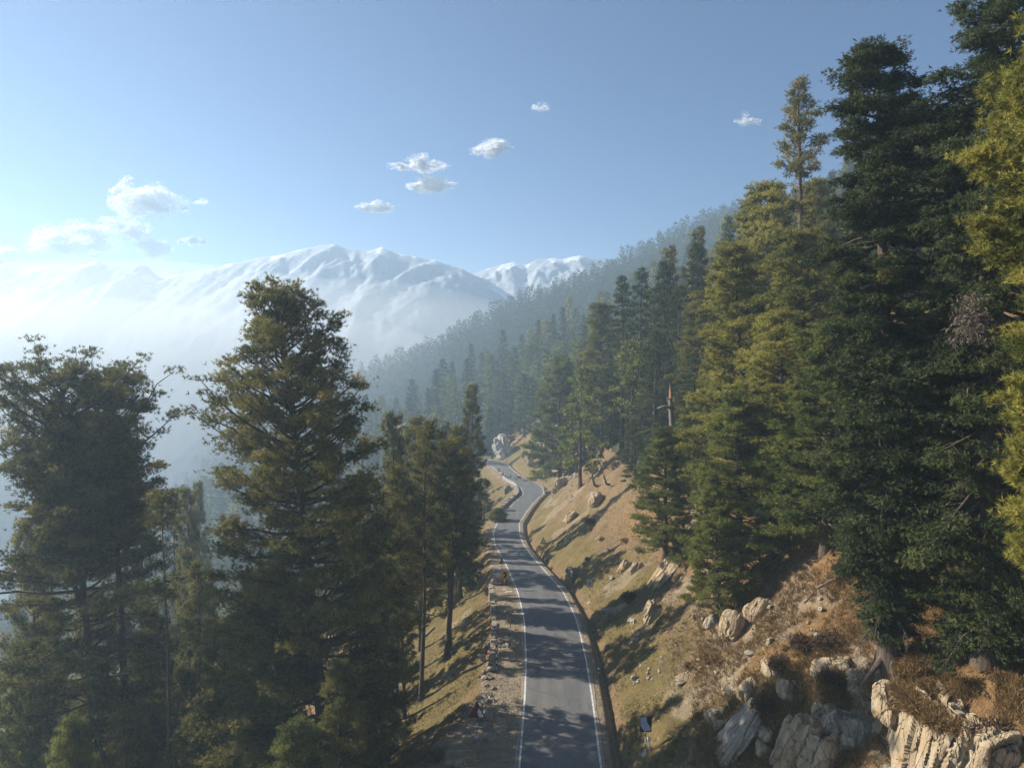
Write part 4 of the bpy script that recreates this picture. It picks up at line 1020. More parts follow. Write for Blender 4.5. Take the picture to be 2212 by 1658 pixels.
rock((1484, 1463), (.95, .4, .14), 17, 'flat pale slab lying alone on the grassy slope', rot=(25, -20, 15), sink=-.3, blocks=8, amp=.1, name='stone_slab')
rock((1292, 1082), (1.5, 1.2, 1.3), 18, 'pale crumbling outcrop below the curved trunks', rot=(0, 30, 20), blocks=50, name='rock_outcrop')
rock((1235, 1118), (1.2, 1.1, 1.6), 19, 'brown rocky bump on the bank right of the road narrows', rot=(0, 35, 20), blocks=40, name='rock_outcrop')
rock((1212, 1052), (1.7, 1.2, 1.9), 20, 'pointed pale rock under the broad bend pine', rot=(0, -10, 20), sink=-.1, blocks=20)
rock((1182, 1068), (1.0, 1.2, 1.5), 22, 'grey rock pile on the outside of the road bend', 'rockg', rot=(0, 0, 0), sink=.1, blocks=40)
rock((1083, 968), (2.4, 3.0, 4.6), 23, 'tall white cliff beside the far end of the road', 'rockw', D=272, rot=(0, -14, 20), sub=6, sink=0, blocks=120, amp=.30, fine=.1, name='rock_cliff')
rock((1132, 985), (1.1, .9, 1.8), 24, 'small white rock in the shade behind the far road', 'rockg', sink=0, blocks=20)
rock((1155, 985), (2.2, 1.8, 2.6), 25, 'tan cut bank rock at the inside of the far bend', 'rock', rot=(0, -25, 20), sink=.1, blocks=40, name='rock_outcrop')
rock((1098, 1062), (1.1, 1.4, 1.9), 26, 'pale rock face below the painted parapet', 'rockg', rot=(0, -15, 0), sink=.1, blocks=30, name='rock_outcrop')
rock((1665, 1385), (.35, .3, .3), 27, 'small white stone on the orange slope right of the grass edge', blocks=10)
rock((1046, 1427), (.75, .5, .10), 28, 'grey tilted slab below the stone retaining wall', 'rockg', rot=(20, 25, 30), sink=-1, blocks=6, amp=.1, name='stone_slab')
rock((1905, 1345), (.5, .4, .4), 29, 'stone lying under the dark fir on the needle floor', blocks=10)
rock((990, 1645), (1.3, 1.0, .6), 30, 'earthy rock at the bottom edge left of the road', 'rock', sink=.3, blocks=20)

rq = np.random.default_rng(55)
for k in range(16):
    a, b_ = ((1560, 1500), (1640, 1470), (1700, 1500), (1800, 1560), (1850, 1500), (1660, 1600), (1540, 1560), (1810, 1440))[k % 8]
    sz = rq.uniform(.35, .85); rock((a + rq.uniform(-35, 35), b_ + rq.uniform(-25, 25)), (sz, sz * .8, sz * .8), 950 + k, 'part-buried tan rock on the eroded bank around the lower cliffs', rot=tuple(rq.uniform(-25, 25, 2)) + (rq.uniform(0, 180),), sink=.4, blocks=24, group='part-buried rocks around the lower cliffs')
# loose stones: the larger ones one by one, the rest as gravel
SV = [rock_mesh(600 + k, (1, .8, .6), 3, 9, amp=.35) for k in range(5)]
SM = [mesh_np('stone', V, F_, mats=(M['stone'],)) for V, F_ in SV]
rs = np.random.default_rng(91)
def stones(n, xv, yv, lo, hi, label, group, ok=None):
    c = 0
    while c < n:
        a, b_ = rs.uniform(*xv), rs.uniform(*yv)
        g = ground_px(a, b_)
        if not (XL(g[1]) - .5 > g[0] or g[0] > XR(g[1]) + 1.2): continue
        if ok and not ok(g): continue
        s = rs.uniform(lo, hi) * (1 + (rs.random() < .1)); o = link('stone', SM[c % 5], loc=(g[0], g[1], g[2] + .1 * s)); o.scale = (s, s, s)
        o.rotation_euler = tuple(rs.uniform(-.5, .5, 2)) + (rs.uniform(0, 6.28),); tag(o, label, 'stone', group); c += 1
stones(40, (1045, 1130), (1300, 1400), .10, .22, 'pale stone in the rubble behind the retaining wall', 'rubble stones behind the retaining wall')
stones(34, (1040, 1080), (1430, 1600), .12, .28, 'rounded stone in the row along the shoulder edge', 'stones along the left shoulder edge')
stones(60, (1290, 1560), (1180, 1500), .09, .22, 'pale loose stone on the grassy cut slope', 'loose stones on the cut slope', lambda g: g[0] > XR(g[1]) + 3)
stones(14, (1600, 1800), (1290, 1450), .09, .2, 'pale loose stone on the orange needle slope', 'loose stones on the needle slope')
gx = []
for n_, xv, yv, lo, hi in ((1900, (1040, 1140), (1290, 1657), .025, .09), (1700, (1230, 1700), (1100, 1657), .025, .10), (500, (880, 1060), (1280, 1560), .04, .12), (300, (1140, 1240), (985, 1090), .1, .3)):
    A = np.stack([rs.uniform(*xv, n_), rs.uniform(*yv, n_)], -1)
    for a, b_ in A:
        g = ground_px(a, b_, 30, 300) if False else None
        gx.append((a, b_, rs.uniform(lo, hi)))
gx = np.array(gx)
def ground_many(A, d0=26, d1=330, step=.3):
    Dm = np.arange(d0, d1, step); u = (A[:, 0] - CX) / F; v = (CY - A[:, 1]) / F
    ry_ = _c - v * _s; rz_ = _s + v * _c
    out = np.full((len(A), 3), np.nan); live = np.ones(len(A), bool)
    for D in Dm:
        ii = np.where(live)[0]
        if not len(ii): break
        k = D / ry_[ii]; x = u[ii] * k; z = rz_[ii] * k
        g = terrain(x, np.full(len(ii), D)); hit = z < g
        h = ii[hit]; out[h] = np.stack([x[hit], np.full(hit.sum(), D), g[hit]], -1); live[h] = False
    return out
G = ground_many(gx[:, :2]); okg = ~np.isnan(G[:, 0]); G = G[okg]; gs = gx[okg, 2]
offroad = (G[:, 0] < XL(G[:, 1]) - .4) | (G[:, 0] > XR(G[:, 1]) + .5); G = G[offroad]; gs = gs[offroad]
G[:, 0] += rs.normal(0, .15, len(G)); G[:, 1] += rs.normal(0, .2, len(G)); G[:, 2] = terrain(G[:, 0], G[:, 1])
IV1, IF1 = ico(1)
gv_ = []; gf_ = []
for i, (g, s) in enumerate(zip(G, gs)):
    q = IV1 * (s * np.array([1, .8, .6])) * (1 + .25 * rs.normal(size=(len(IV1), 1))); a = rs.uniform(0, 6.28)
    gv_.append(np.stack([q[:, 0] * math.cos(a) - q[:, 1] * math.sin(a), q[:, 0] * math.sin(a) + q[:, 1] * math.cos(a), q[:, 2]], -1) + g + [0, 0, .2 * s]); gf_.append(IF1 + i * len(IV1))
tag(link('gravel', mesh_np('gravel', np.concatenate(gv_), np.concatenate(gf_), mats=(M['stone'],))), 'small scattered gravel stones on the slopes and shoulders', 'gravel', kind='stuff')
print('rocks', _t.time() - _t0)

# ------------------------------------------------------------------ dry grass and shrubs
def grass(n, xv, yv, bl, w, ok, name, label, mat, k=5, seed=1):
    r = np.random.default_rng(seed); A = np.stack([r.uniform(*xv, n), r.uniform(*yv, n)], -1); G_ = ground_many(A, 22, 240, .4); G_ = G_[~np.isnan(G_[:, 0])]
    G_ = G_[(G_[:, 0] < XL(G_[:, 1]) - .6) | (G_[:, 0] > XR(G_[:, 1]) + .9)]
    G_[:, 0] += r.normal(0, .2, len(G_)); G_[:, 1] += r.normal(0, .3, len(G_)); G_[:, 2] = terrain(G_[:, 0], G_[:, 1])
    G_ = G_[ok(G_)]
    C = np.repeat(G_, k, 0) + np.concatenate([r.normal(0, .10, (len(G_) * k, 2)), np.full((len(G_) * k, 1), -.03)], 1)
    Dv = nrm(np.stack([r.normal(-.25, .5, len(C)), r.normal(0, .5, len(C)), np.ones(len(C))], -1))
    V = blades(C, Dv, bl * r.uniform(.5, 1.2, len(C)), w * r.uniform(.7, 1.3, len(C)), r)
    patch = fbm(G_[:, 0] / 3, G_[:, 1] / 3, seed=seed + 3, oct=3)
    tag(link(name, mesh_np(name, V, np.arange(len(V)).reshape(-1, 3), tint=np.clip(np.repeat(.45 + .35 * patch, k) + r.normal(0, .1, len(C)), 0, 1), mats=(M[mat],))), label, 'grass', kind='stuff')
def sh_ok(G_): 
    sh = SHL(np.clip(G_[:, 1], 20, 220)); d = XL(G_[:, 1]) - G_[:, 0]
    return ((d > sh + .3) | (G_[:, 0] > XR(G_[:, 1]) + 2.2)) & (fbm(G_[:, 0] / 2.5, G_[:, 1] / 2.5, seed=88, oct=3) > -.15)
M['turf'] = foliage_mat('olive_turf', (0.07, 0.058, 0.02), (0.155, 0.125, 0.042), (0.225, 0.175, 0.07), (0.30, 0.23, 0.12), 0.3)
grass(16000, (1230, 1700), (1100, 1657), .20, .05, sh_ok, 'grass', 'short olive and tan grass on the cut slope', 'turf', 4, 3)
grass(9000, (820, 1075), (1220, 1657), .20, .05, sh_ok, 'grass', 'short sunlit grass on the slope left of the road', 'turf', 4, 4)
grass(16000, (1500, 2211), (1240, 1657), .38, .045, lambda G_: (G_[:, 0] > XR(G_[:, 1]) + 4) & (fbm(G_[:, 0] / 2, G_[:, 1] / 2, seed=89, oct=3) > -.3), 'dry_grass', 'long straw-brown grass around the cliffs and big fir', 'dry', 7, 5)

def shrub(pxl, r_, h_, seed, label, mat='shrub', group=None, cat='shrub', D=None, lift=0, name='shrub', n=900, bl=.30, P=None):
    g = np.array(P) if P is not None else ground_px(*pxl) if D is None else at(pxl[0], pxl[1], D); r = np.random.default_rng(seed)
    o = link(name, None, loc=tuple(g))
    U = nrm(r.normal(size=(n, 3))); U[:, 2] = np.abs(U[:, 2]); rad = r.uniform(.35, 1, n) * (1 + .3 * fbm(U[:, 0] * 2, U[:, 1] * 2, U[:, 2] * 2, seed=seed, oct=2))
    C = U * rad[:, None] * [r_, r_, h_]; Dv = nrm(U + r.normal(0, .5, U.shape)); Ck = np.repeat(C, 3, 0); Dk = nrm(np.repeat(Dv, 3, 0) + r.normal(0, .5, (3 * n, 3)))
    V = blades(Ck, Dk, bl * r.uniform(.5, 1.2, 3 * n), .05 * r.uniform(.7, 1.4, 3 * n), r)
    link('foliage', mesh_np('foliage', V, np.arange(len(V)).reshape(-1, 3), tint=np.clip(r.normal(.45, .15, 3 * n), 0, 1), mats=(M[mat],)), o)
    mb = MB()
    for k in range(7):
        e = U[k] * [r_, r_, h_] * .8; mb.tube([(0, 0, -.1), e * .5 + [0, 0, .1], e], [.03, .02, .008], 4, False)
    mb.build('stem', M['bark'], o)
    return tag(o, label, cat, group)
rb = np.random.default_rng(321); nb_ = 0
while nb_ < 16:
    a, b_ = rb.uniform(1200, 1640), rb.uniform(1085, 1480); g_ = ground_px(a, b_)
    if g_[0] < XR(g_[1]) + 3.5 or fbm(np.array([a / 90]), np.array([b_ / 60]), seed=5, oct=2)[0] < -.05: continue
    shrub((a, b_), rb.uniform(.35, .8), rb.uniform(.25, .5), 760 + nb_, 'low brown shrub scattered on the cut slope', 'shrub' if rb.random() < .25 else 'dry', group='low shrubs on the cut slope', n=260, bl=.24); nb_ += 1
for i, (a, b_, rr, hh_, lb) in enumerate([(1790, 1400, 1.2, 1.1, 'dark bare shrub just left of the big fir trunk'), (1735, 1400, 1.0, .8, 'purple-brown shrub at the shadow edge left of the big fir'),
        (1690, 1440, 1.0, .7, 'shaded shrub above the rough tan cliff'), (1800, 1480, 1.0, .8, 'dark shrub between the two bottom cliffs'), (1650, 1530, .9, .7, 'shaded shrub beside the narrow grey rock rib'),
        (2150, 1600, .9, .8, 'grey-brown shrub on the right side of the broad cliff'), (1950, 1530, 1.1, .7, 'straw shrub hanging over the broad cliff'), (2020, 1500, 1.1, .7, 'straw tuft on the crest of the broad cliff'),
        (1465, 1100, .9, .6, 'reddish bare shrub above the long pale rock rib'), (1275, 1130, 1.3, .7, 'dark shrub on the rocky bump beside the road narrows'), (1360, 1290, .9, .5, 'low brown shrub by the grey outcrop mid-slope'),
        (945, 1640, .7, .5, 'green-yellow tuft at the bottom edge left of the road')]):
    shrub((a, b_), rr, hh_, 700 + i, lb, 'dry' if 'straw' in lb or 'tuft' in lb else 'shrub')

rg = np.random.default_rng(17)
for k in range(9):   # straw tufts rooted along the crest of the cliff
    y = 31.2 + k * .62; x = 19.9 + .22 * (y - 30) + rg.uniform(-.5, .9)
    shrub((0, 0), rg.uniform(.5, .9), rg.uniform(.35, .6), 820 + k, 'straw-coloured tuft on the crest of the broad cliff', 'dry', group='straw tufts on the cliff crest', name='grass_tuft', cat='grass tuft', P=(x, y, max(hgt(x, y), -17.6 - .0 * k) - .05), n=700, bl=.42)
# ------------------------------------------------------------------ dead wood
def branchy(name, base, pts, rad, extra, label, mat, cat, seed=0):
    o = link(name, None, loc=tuple(base)); mb = MB().tube(pts, rad, 9); mb.build('trunk', M[mat], o, smooth=True)
    for (P, Rr) in extra: MB().tube(P, Rr, 6).build('branch', M[mat], o, smooth=True)
    return tag(o, label, cat)
s_D = 86.0; sb = at(1458, 1150, s_D); sb[2] = hgt(sb[0], s_D); tp = at(1447, 826, s_D); Hs = tp[2] - sb[2]
dx = tp[0] - sb[0]; q = s_D / F
sn = branchy('dead_tree', sb, [(0, 0, -.5), (dx * .2, 0, Hs * .3), (dx * .6, 0, Hs * .62), (dx * .9, 0, Hs * .85), (dx * .95, 0, Hs * .93), (dx, 0, Hs)], [.48, .44, .38, .27, .16, .02],
    [([(dx * .6 + .2, -.2, Hs * .80), (dx * .6 - 1.2, -.3, Hs * .81), (dx * .6 - 2.0, -.3, Hs * .795)], [.26, .20, .12]),
     ([(dx * .6, -.2, Hs * .83), (dx * .6 + 1.3, -.3, Hs * .80), (dx * .6 + 2.0, -.2, Hs * .78), (dx * .6 + 2.1, 0, Hs * .75)], [.10, .08, .06, .02]),
     ([(dx * .8, -.3, Hs * .86), (dx * .8 - .7, -.3, Hs * .88)], [.12, .03])], 'broken bleached dead trunk with two short arms, orange wood at its snapped top', 'bleached', 'dead tree')
MB().tube([(dx * .9 - .05, -.33, Hs * .88), (dx * .97 - .1, -.25, Hs * .97)], [.12, .03], 6).build('torn_wood', M['orange'], sn)
def stub(pa, pb, pc, D, r0, label, name='curved_trunk', mat='bark', cat='tree trunk'):
    A, B_, C_ = at(*pa, D), at(*pb, D), at(*pc, D); o = MB().tube([A, (A + B_) / 2 + [0, 0, -.1], B_, (B_ + C_) / 2, C_], [r0, r0 * .95, r0 * .85, r0 * .7, r0 * .55], 8).build(name, M[mat], smooth=True)
    return tag(o, label, cat)
g1 = ground_px(1322, 1048)[1]
stub((1318, 1046), (1309, 1044), (1303, 1024), g1 - .5, .22, 'short J-shaped trunk curving up from the bank, right one')
g1 = ground_px(1288, 1050)[1]
stub((1292, 1050), (1283, 1046), (1278, 1024), g1 - .5, .28, 'J-shaped trunk curving up under the tall brownish pine')
g1 = ground_px(1208, 1014)[1]
stub((1222, 1016), (1206, 1014), (1190, 1000), g1 - .5, .35, 'curved log lying on the bank above the far bend', 'fallen_log', cat='log')
def log(pa, pb, r0, label, name='fallen_log', mat='bleached', lift=.1):
    A, B_ = ground_px(*pa), ground_px(*pb); A[2] += lift; B_[2] += lift
    t = np.linspace(0, 1, 6)[:, None]; P = A + (B_ - A) * t; P[:, 2] = np.maximum(P[:, 2], terrain(P[:, 0], P[:, 1]) + lift * .5); P[1:-1] += rs.normal(0, .04, (4, 3))
    return tag(MB().tube(P, np.linspace(r0, r0 * .5, 6), 8).build(name, M[mat], smooth=True), label, 'log')
log((906, 1386), (938, 1358), .28, 'fallen weathered log on the grass behind the leaning pine')
log((1764, 1277), (1812, 1250), .10, 'thin fallen branch on the orange needle slope')
log((1735, 1308), (1758, 1285), .07, 'short thin root lying on the orange needle slope', 'fallen_branch')
bigfir = [o for o in COL.objects if o.get('label', '').startswith('tall dark fir standing')][0]
# bare lower limbs and roots of the ledge fir, its own parts
rr_ = np.random.default_rng(66); mbs = MB()
for k in range(8):
    a = rr_.uniform(2.6, 5.0); z0 = rr_.uniform(1.5, 4.5); L = rr_.uniform(1.0, 2.2); p0 = np.array([0, 0, z0]); d = np.array([math.cos(a), math.sin(a), 0])
    P = [p0, p0 + d * L * .5 + [0, 0, -.1], p0 + d * L * .85 + [0, 0, -.7], p0 + d * L + [0, 0, -1.7]]
    P[1] = P[1] + rr_.normal(0, .12, 3); P[2] = P[2] + rr_.normal(0, .15, 3); mbs.tube(P, [.05, .04, .028, .008], 5, False)
    for _ in range(3):
        b0 = P[2] + rr_.normal(0, .1, 3); mbs.tube([b0, b0 + d * .3 + rr_.normal(0, .3, 3) + [0, 0, -.5]], [.025, .006], 4, False)
mbs.build('dead_branches', M['bark'], bigfir, smooth=True)
for k in range(7):
    a = rr_.uniform(0, 6.28); d = np.array([math.cos(a), math.sin(a), 0]); P = [np.array([0, 0, .9]), d * .7 + [0, 0, .2], d * 1.5 + [0, 0, -.35 - .7 * max(0, -d[1])], d * 2.1 + [0, 0, -1.2]]
    MB().tube(P, [.34, .22, .13, .05], 7, False).build('root', M['bark'], bigfir, smooth=True)
edgefir = [o for o in COL.objects if o.get('label', '').startswith('huge dark fir at')][0]
def twigs(parent, wp, rad, n, seed, mat, name):
    r = np.random.default_rng(seed); C = np.clip(r.normal(0, 1, (n, 3)), -1.6, 1.6) * rad; Dv = nrm(C * .2 / np.array(rad) + r.normal(0, .7, C.shape) + [0, 0, -.5]); C = C + .35 * np.stack([fbm(C[:, 0] * 3 + 7 * q_, C[:, 1] * 3, C[:, 2] * 3, seed=q_, oct=3) for q_ in range(3)], -1)
    V = blades(C, Dv, .26 * r.uniform(.4, 1.3, n), .035 * r.uniform(.6, 1.4, n), r) + (np.array(wp) - np.array(parent.location))
    link(name, mesh_np(name, V, np.arange(len(V)).reshape(-1, 3), tint=np.clip(r.normal(.5, .18, n), 0, 1), mats=(M[mat],)), parent)
twigs(edgefir, at(2095, 690, 32.0), (.40, .4, .65), 1500, 81, 'dead', 'dead_twigs')
twigs(bigfir, at(1912, 590, 35.2), (.16, .12, .2), 260, 83, 'pine_b', 'withered_needles')

# ------------------------------------------------------------------ walls
def stone_wall(name, P0, P1f, thick, course, label, seed, mat, n_len=.38):
    """P0: list of (x, y, z_bottom, z_top)"""
    r = np.random.default_rng(seed); mb = MB(); P = np.array(P0, float)
    seg = np.r_[0, np.cumsum(np.linalg.norm(np.diff(P[:, :2], axis=0), axis=1))]; s = 0; total = seg[-1]
    rows = int(np.ceil((P[:, 3] - P[:, 2]).max() / course))
    for k in range(rows):
        s = r.uniform(-.2, 0)
        while s < total:
            L = r.uniform(.6, 1.5) * n_len; m = min(max(s + L / 2, 0), total)
            x, y, zb, zt = [np.interp(m, seg, P[:, j]) for j in range(4)]
            z = zb + (k + .5) * course
            if z < zt + r.uniform(-.3, .1) * course * 2:
                x2, y2 = [np.interp(min(m + .3, total), seg, P[:, j]) for j in (0, 1)]; x1, y1 = [np.interp(max(m - .3, 0), seg, P[:, j]) for j in (0, 1)]
                rt = Matrix.Rotation(math.atan2(y2 - y1, x2 - x1) + r.normal(0, .05), 3, 'Z')
                mb.box((x, y, z), (L * .96, thick * r.uniform(.85, 1.1), course * .94), rt, .035, r)
            s += L
    return tag(mb.build(name, mat), label, 'wall')
P0 = []
for y in np.arange(64.5, 99, 1.5):
    x = XL(y) - SHL(y) - .15; z = ZR(y); P0.append((x, y, min(hgt(x - .9, y), z - .6) - .3, z - .02 + .03))
stone_wall('retaining_wall', P0, None, .55, .22, 'pale dry-stone retaining wall holding the left shoulder', 31, M['stone'])
P0 = []
for y in np.arange(152, 199, 2.0):
    x = XL(y) - 1.5; P0.append((x, y, min(hgt(x - 1.2, y), ZR(y) - .3) - .5, ZR(y) + .75))
stone_wall('parapet_wall', P0, None, .8, .34, 'dark dry-stone parapet along the left road edge below the bend', 32, M['wallstone'], .7)
# painted parapet blocks on the inside of the bend
for i, y in enumerate(np.arange(200.5, 222, 3.1)):
    x = XL(y) - .95; a = math.atan2(XL(y + 1) - XL(y - 1), 2)
    o = link('parapet_block', None, loc=(x, y, ZR(y))); o.rotation_euler = (0, 0, -a)
    MB().box((0, 0, .28), (.45, 2.3, .75)).build('block', M['white'], o, bevel=.04)
    for q_ in (-.75, 0, .75): MB().box((0, q_, .28), (.456, .36, .756)).build('black_band', M['black'], o)
    tag(o, 'white and black banded parapet block at the inside of the bend', 'parapet block', 'banded parapet blocks at the bend')
# ditch lining on the right: broken concrete edge
# ------------------------------------------------------------------ signs
def post(parent, H, r=.035, nb=6, first='white', alt='black'):
    me_o = MB()
    zs = np.linspace(0, H, nb + 1)
    for k in range(nb): me_o.tube([(0, 0, zs[k]), (0, 0, zs[k + 1])], [r, r], 10)
    me_o.tube([(0, 0, -.5), (0, 0, 0)], [r, r], 10)
    o = me_o.build('post', M['white'], parent, smooth=False); o.data.materials.append(M['black']); per = 12
    for i, p in enumerate(o.data.polygons): p.material_index = ((i // per) % 2) if first == 'white' else 1 - ((i // per) % 2)
    return o
def sign(pxb, label, name='road_sign', H=2.6, D=None, base=True, nb=6, r=.038, rotz=0, first='white'):
    g = ground_px(*pxb) if D is None else np.array([(pxb[0] - CX) / F * D, D, hgt((pxb[0] - CX) / F * D, D)])
    o = link(name, None, loc=tuple(g)); o.rotation_euler = (0, 0, R(rotz)); post(o, H, r, nb, first)
    if base: MB().tube([(0, 0, -.12), (0, 0, .05)], [.26, .22], 12).build('footing', M['concrete'], o)
    return tag(o, label, 'road sign' if name == 'road_sign' else 'post'), g
def tri(w, h, z0): return [(-w / 2, z0), (w / 2, z0), (0, z0 + h)]
# near left: triangular warning board
gq = ground_px(1030, 1592)[1]; Hn = 82 / F * gq
o, g = sign((1030, 1592), 'triangular dark red warning sign on a banded post, nearest on the left shoulder', H=Hn - .55, nb=6)
tw = 40 / F * gq; th = 37 / F * gq
MB().prism(tri(tw, th, Hn - th), -.05, -.03).build('sign_plate', M['darkred'], o)
MB().prism([(.10 * tw, Hn - th + .04), (.40 * tw, Hn - th + .04), (.13 * tw, Hn - th * .42), (.02, Hn - th * .60)], -.058, -.051).build('white_area', M['white'], o)  # white four-sided area on the right half of the dark red plate
MB().prism([(.06 * tw, Hn - th - .02), (.52 * tw, Hn - th - .02), (.43 * tw, Hn - th + .07), (.40 * tw, Hn - th + .035)], -.062, -.0585).build('black_corner', M['black'], o)  # black wedge along the lower right edge of the plate
# near right: rectangular board
gq = ground_px(1393, 1632)[1]; Hn = 86 / F * gq
o, g = sign((1393, 1632), 'dark rectangular sign with pale slanted area on a banded post, nearest on the right', H=Hn - .05, nb=7)
w = 26 / F * gq; h = 35 / F * gq; z1 = Hn
MB().prism([(-w / 2, z1 - h), (w / 2, z1 - h), (w / 2, z1), (-w / 2, z1)], -.06, -.04).build('sign_plate', M['black'], o)
MB().prism([(-w * .46, z1 - h * .05), (.08 * w, z1 - .03), (.12 * w, z1 - h * .35), (.44 * w, z1 - h * .75), (.42 * w, z1 - h * .92), (-.12 * w, z1 - h * .95), (-.42 * w, z1 - h * .62)], -.068, -.061).build('pale_area', M['blueplate'], o)  # pale grey-blue area that leaves opposite corners of the plate black
MB().tube([(0, 0, Hn * .42), (0, 0, Hn * .47)], [.05, .05], 10).build('yellow_band', M['yellow'], o)
# leaning bent pipe beside it
pg = ground_px(1404, 1623); k = pg[1] / F
pipe = MB().tube([pg + [0, 0, -.1], pg + [-4 * k, 0, 22 * k], pg + [-5.5 * k, 0, 27 * k], pg + [-5 * k, 0, 33 * k]], [.065, .065, .065, .065], 10).build('bent_pipe', M['white'], smooth=True)
tag(pipe, 'bent white pipe stuck in the ground beside the near right sign', 'pipe')
# square sign on the slope
gq = ground_px(1273, 1301)[1]; Hn = 52 / F * gq
o, g = sign((1273, 1301), 'small square blue-grey sign on a thin banded post on the slope above the ditch', H=Hn, nb=6, r=.03)
w = 14 / F * gq; h = 18 / F * gq
MB().box((0, -.05, Hn - h / 2), (w, .02, h)).build('sign_plate', M['blueplate'], o)
for a_, b_ in (((-w / 2 + .02, Hn - h / 2), (.03, h)), ((w / 2 - .02, Hn - h / 2), (.03, h)), ((0, Hn - .02), (w, .03)), ((0, Hn - h + .02), (w, .03))):
    MB().box((a_[0], -.064, a_[1]), (b_[0], .006, b_[1])).build('red_rim', M['darkred'], o)
MB().box((-.05, -.066, Hn - h * .55), (.07, .006, h * .4)).build('symbol', M['black'], o); MB().box((.08, -.066, Hn - h * .5), (.05, .006, h * .28)).build('symbol', M['black'], o)
# triangular sign further on, right
gq = ground_px(1173, 1191)[1]; Hn = 32 / F * gq
o, g = sign((1173, 1191), 'small white triangular warning sign with red rim right of the road narrows', H=Hn - .3, nb=6, r=.035)
w = 15 / F * gq; h = 15 / F * gq
MB().prism(tri(w, h, Hn - h), -.06, -.04).build('sign_plate', M['red'], o); MB().prism(tri(w * .66, h * .62, Hn - h * .88), -.068, -.061).build('white_area', M['white'], o)
MB().box((0, -.072, Hn - h * .62), (.06, .006, h * .3)).build('symbol', M['black'], o)
# yellow chevron board
gq = ground_px(1090, 1273)[1]; Hn = 42 / F * gq
o, g = sign((1090, 1273), 'yellow board with a black chevron pointing right, left of the road', H=Hn, nb=5, r=.035)
w = 15.5 / F * gq; h = 18 / F * gq; z0 = Hn - h
MB().box((-.02, -.05, z0 + h / 2), (w, .02, h)).build('sign_plate', M['yellow'], o)
MB().prism([(-w * .25, z0 + h * .92), (w * .08, z0 + h * .92), (w * .36, z0 + h * .5), (w * .08, z0 + h * .08), (-w * .25, z0 + h * .08), (w * .04, z0 + h * .5)], -.068, -.061).build('chevron', M['black'], o)
# banded sign behind it
gq = ground_px(1084, 1250)[1]; Hn = 50 / F * gq
o, g = sign((1084, 1250), 'dark triangular sign seen edge-on behind the yellow chevron board', H=Hn - .5, nb=7, r=.035)
w = 11 / F * gq; h = 16 / F * gq
MB().prism(tri(w, h, Hn - h), -.06, -.04).build('sign_plate', M['black'], o); MB().prism([(-.02, Hn - h * .9), (.36 * w, Hn - h * .9), (.1 * w, Hn - h * .3), (-.02, Hn - h * .3)], -.068, -.061).build('pale_area', M['blueplate'], o)
# yellow marker seen from the side
gq = ground_px(1102, 1378)[1]; Hn = 46 / F * gq
o, g = sign((1102, 1378), 'narrow yellow marker plate on a thin pole in the stone rubble', H=Hn, nb=4, r=.025, first='black')
MB().box((-.22, -.04, Hn - .18), (.16, .025, .42), Matrix.Rotation(R(-12), 3, 'Y')).build('sign_plate', M['yellow'], o)
# tall banded pole
gq = ground_px(1072, 1447)[1]; Hn = 63 / F * gq
o, g = sign((1072, 1447), 'tall black and white banded pole at the end of the retaining wall', name='marker_pole', H=Hn, nb=9, r=.05, base=False)
MB().tube([(0, 0, Hn), (0, 0, Hn + .25)], [.07, .06], 8).build('orange_cap', M['orange'], o)
# small kerb marker
gq = ground_px(1292, 1452)[1]
o = link('marker_post', None, loc=tuple(ground_px(1292, 1453))); MB().tube([(0, 0, -.2), (0, 0, .45)], [.08, .07], 10).build('post', M['white'], o); MB().tube([(0, 0, .18), (0, 0, .32)], [.085, .083], 10).build('black_band', M['black'], o)
tag(o, 'short black and white marker post between road and ditch', 'marker post')
# yellow sign near the animals
gq = ground_px(1078, 1026)[1]; Hn = 15 / F * gq
o, g = sign((1077, 1027), 'small yellow rounded sign at the left road edge near the cattle', H=Hn, nb=3, r=.05, first='black')
w = 5.5 / F * gq; h = 8 / F * gq
MB().prism([(w / 2 * math.cos(a), Hn - h / 2 + h / 2 * math.sin(a)) for a in np.arange(0, 6.28, .4)], -.06, -.03).build('sign_plate', M['yellow'], o)
for (a_, b_, lb, H_) in ((1095, 1001, 'small white marker post at the far bend, by the dirt bank', .9), (1197, 1003, 'small white post on the dirt bank above the bend', 1.2), (1240, 1037, 'white slanted stone post on the bank below the broad pine', 1.1)):
    o = MB().tube([ground_px(a_, b_) + [0, 0, -.2], ground_px(a_, b_) + [.1, 0, H_]], [.17, .14], 8).build('marker_post', M['white']); tag(o, lb, 'marker post')
# green board cut by the bottom edge
gq = 46.0; p = at(1007, 1652, gq); z0 = hgt(p[0], gq)
o = link('road_sign', None, loc=(p[0], gq, z0)); Hn = p[2] - z0 + 0.02
MB().prism([(-.6, Hn - .75), (.6, Hn - .80), (.6, Hn - .07), (-.6, Hn)], -.05, -.02).build('sign_plate', M['green'], o)
MB().prism([(-.56, Hn - .05), (.56, Hn - .115), (.56, Hn - .135), (-.56, Hn - .07)], -.056, -.051).build('white_rim', M['white'], o)
for sx in (-.45, .45): MB().tube([(sx, 0, -.5), (sx, 0, Hn - .12)], [.04, .04], 8).build('post', M['black'], o)
tag(o, 'dark green road board cut by the bottom edge, left of the road', 'road sign')
# thin stakes by the left edge further on
for a_, b_, H_ in ((1066, 1203, 1.9), (1046, 1207, .9)):
    g = ground_px(a_, b_); tag(MB().tube([g + [0, 0, -.2], g + [0, 0, H_]], [.05, .045], 7).build('stake', M['bleached']), 'taller thin stake on the left verge' if H_ > 1 else 'short thin stake on the left verge', 'stake')

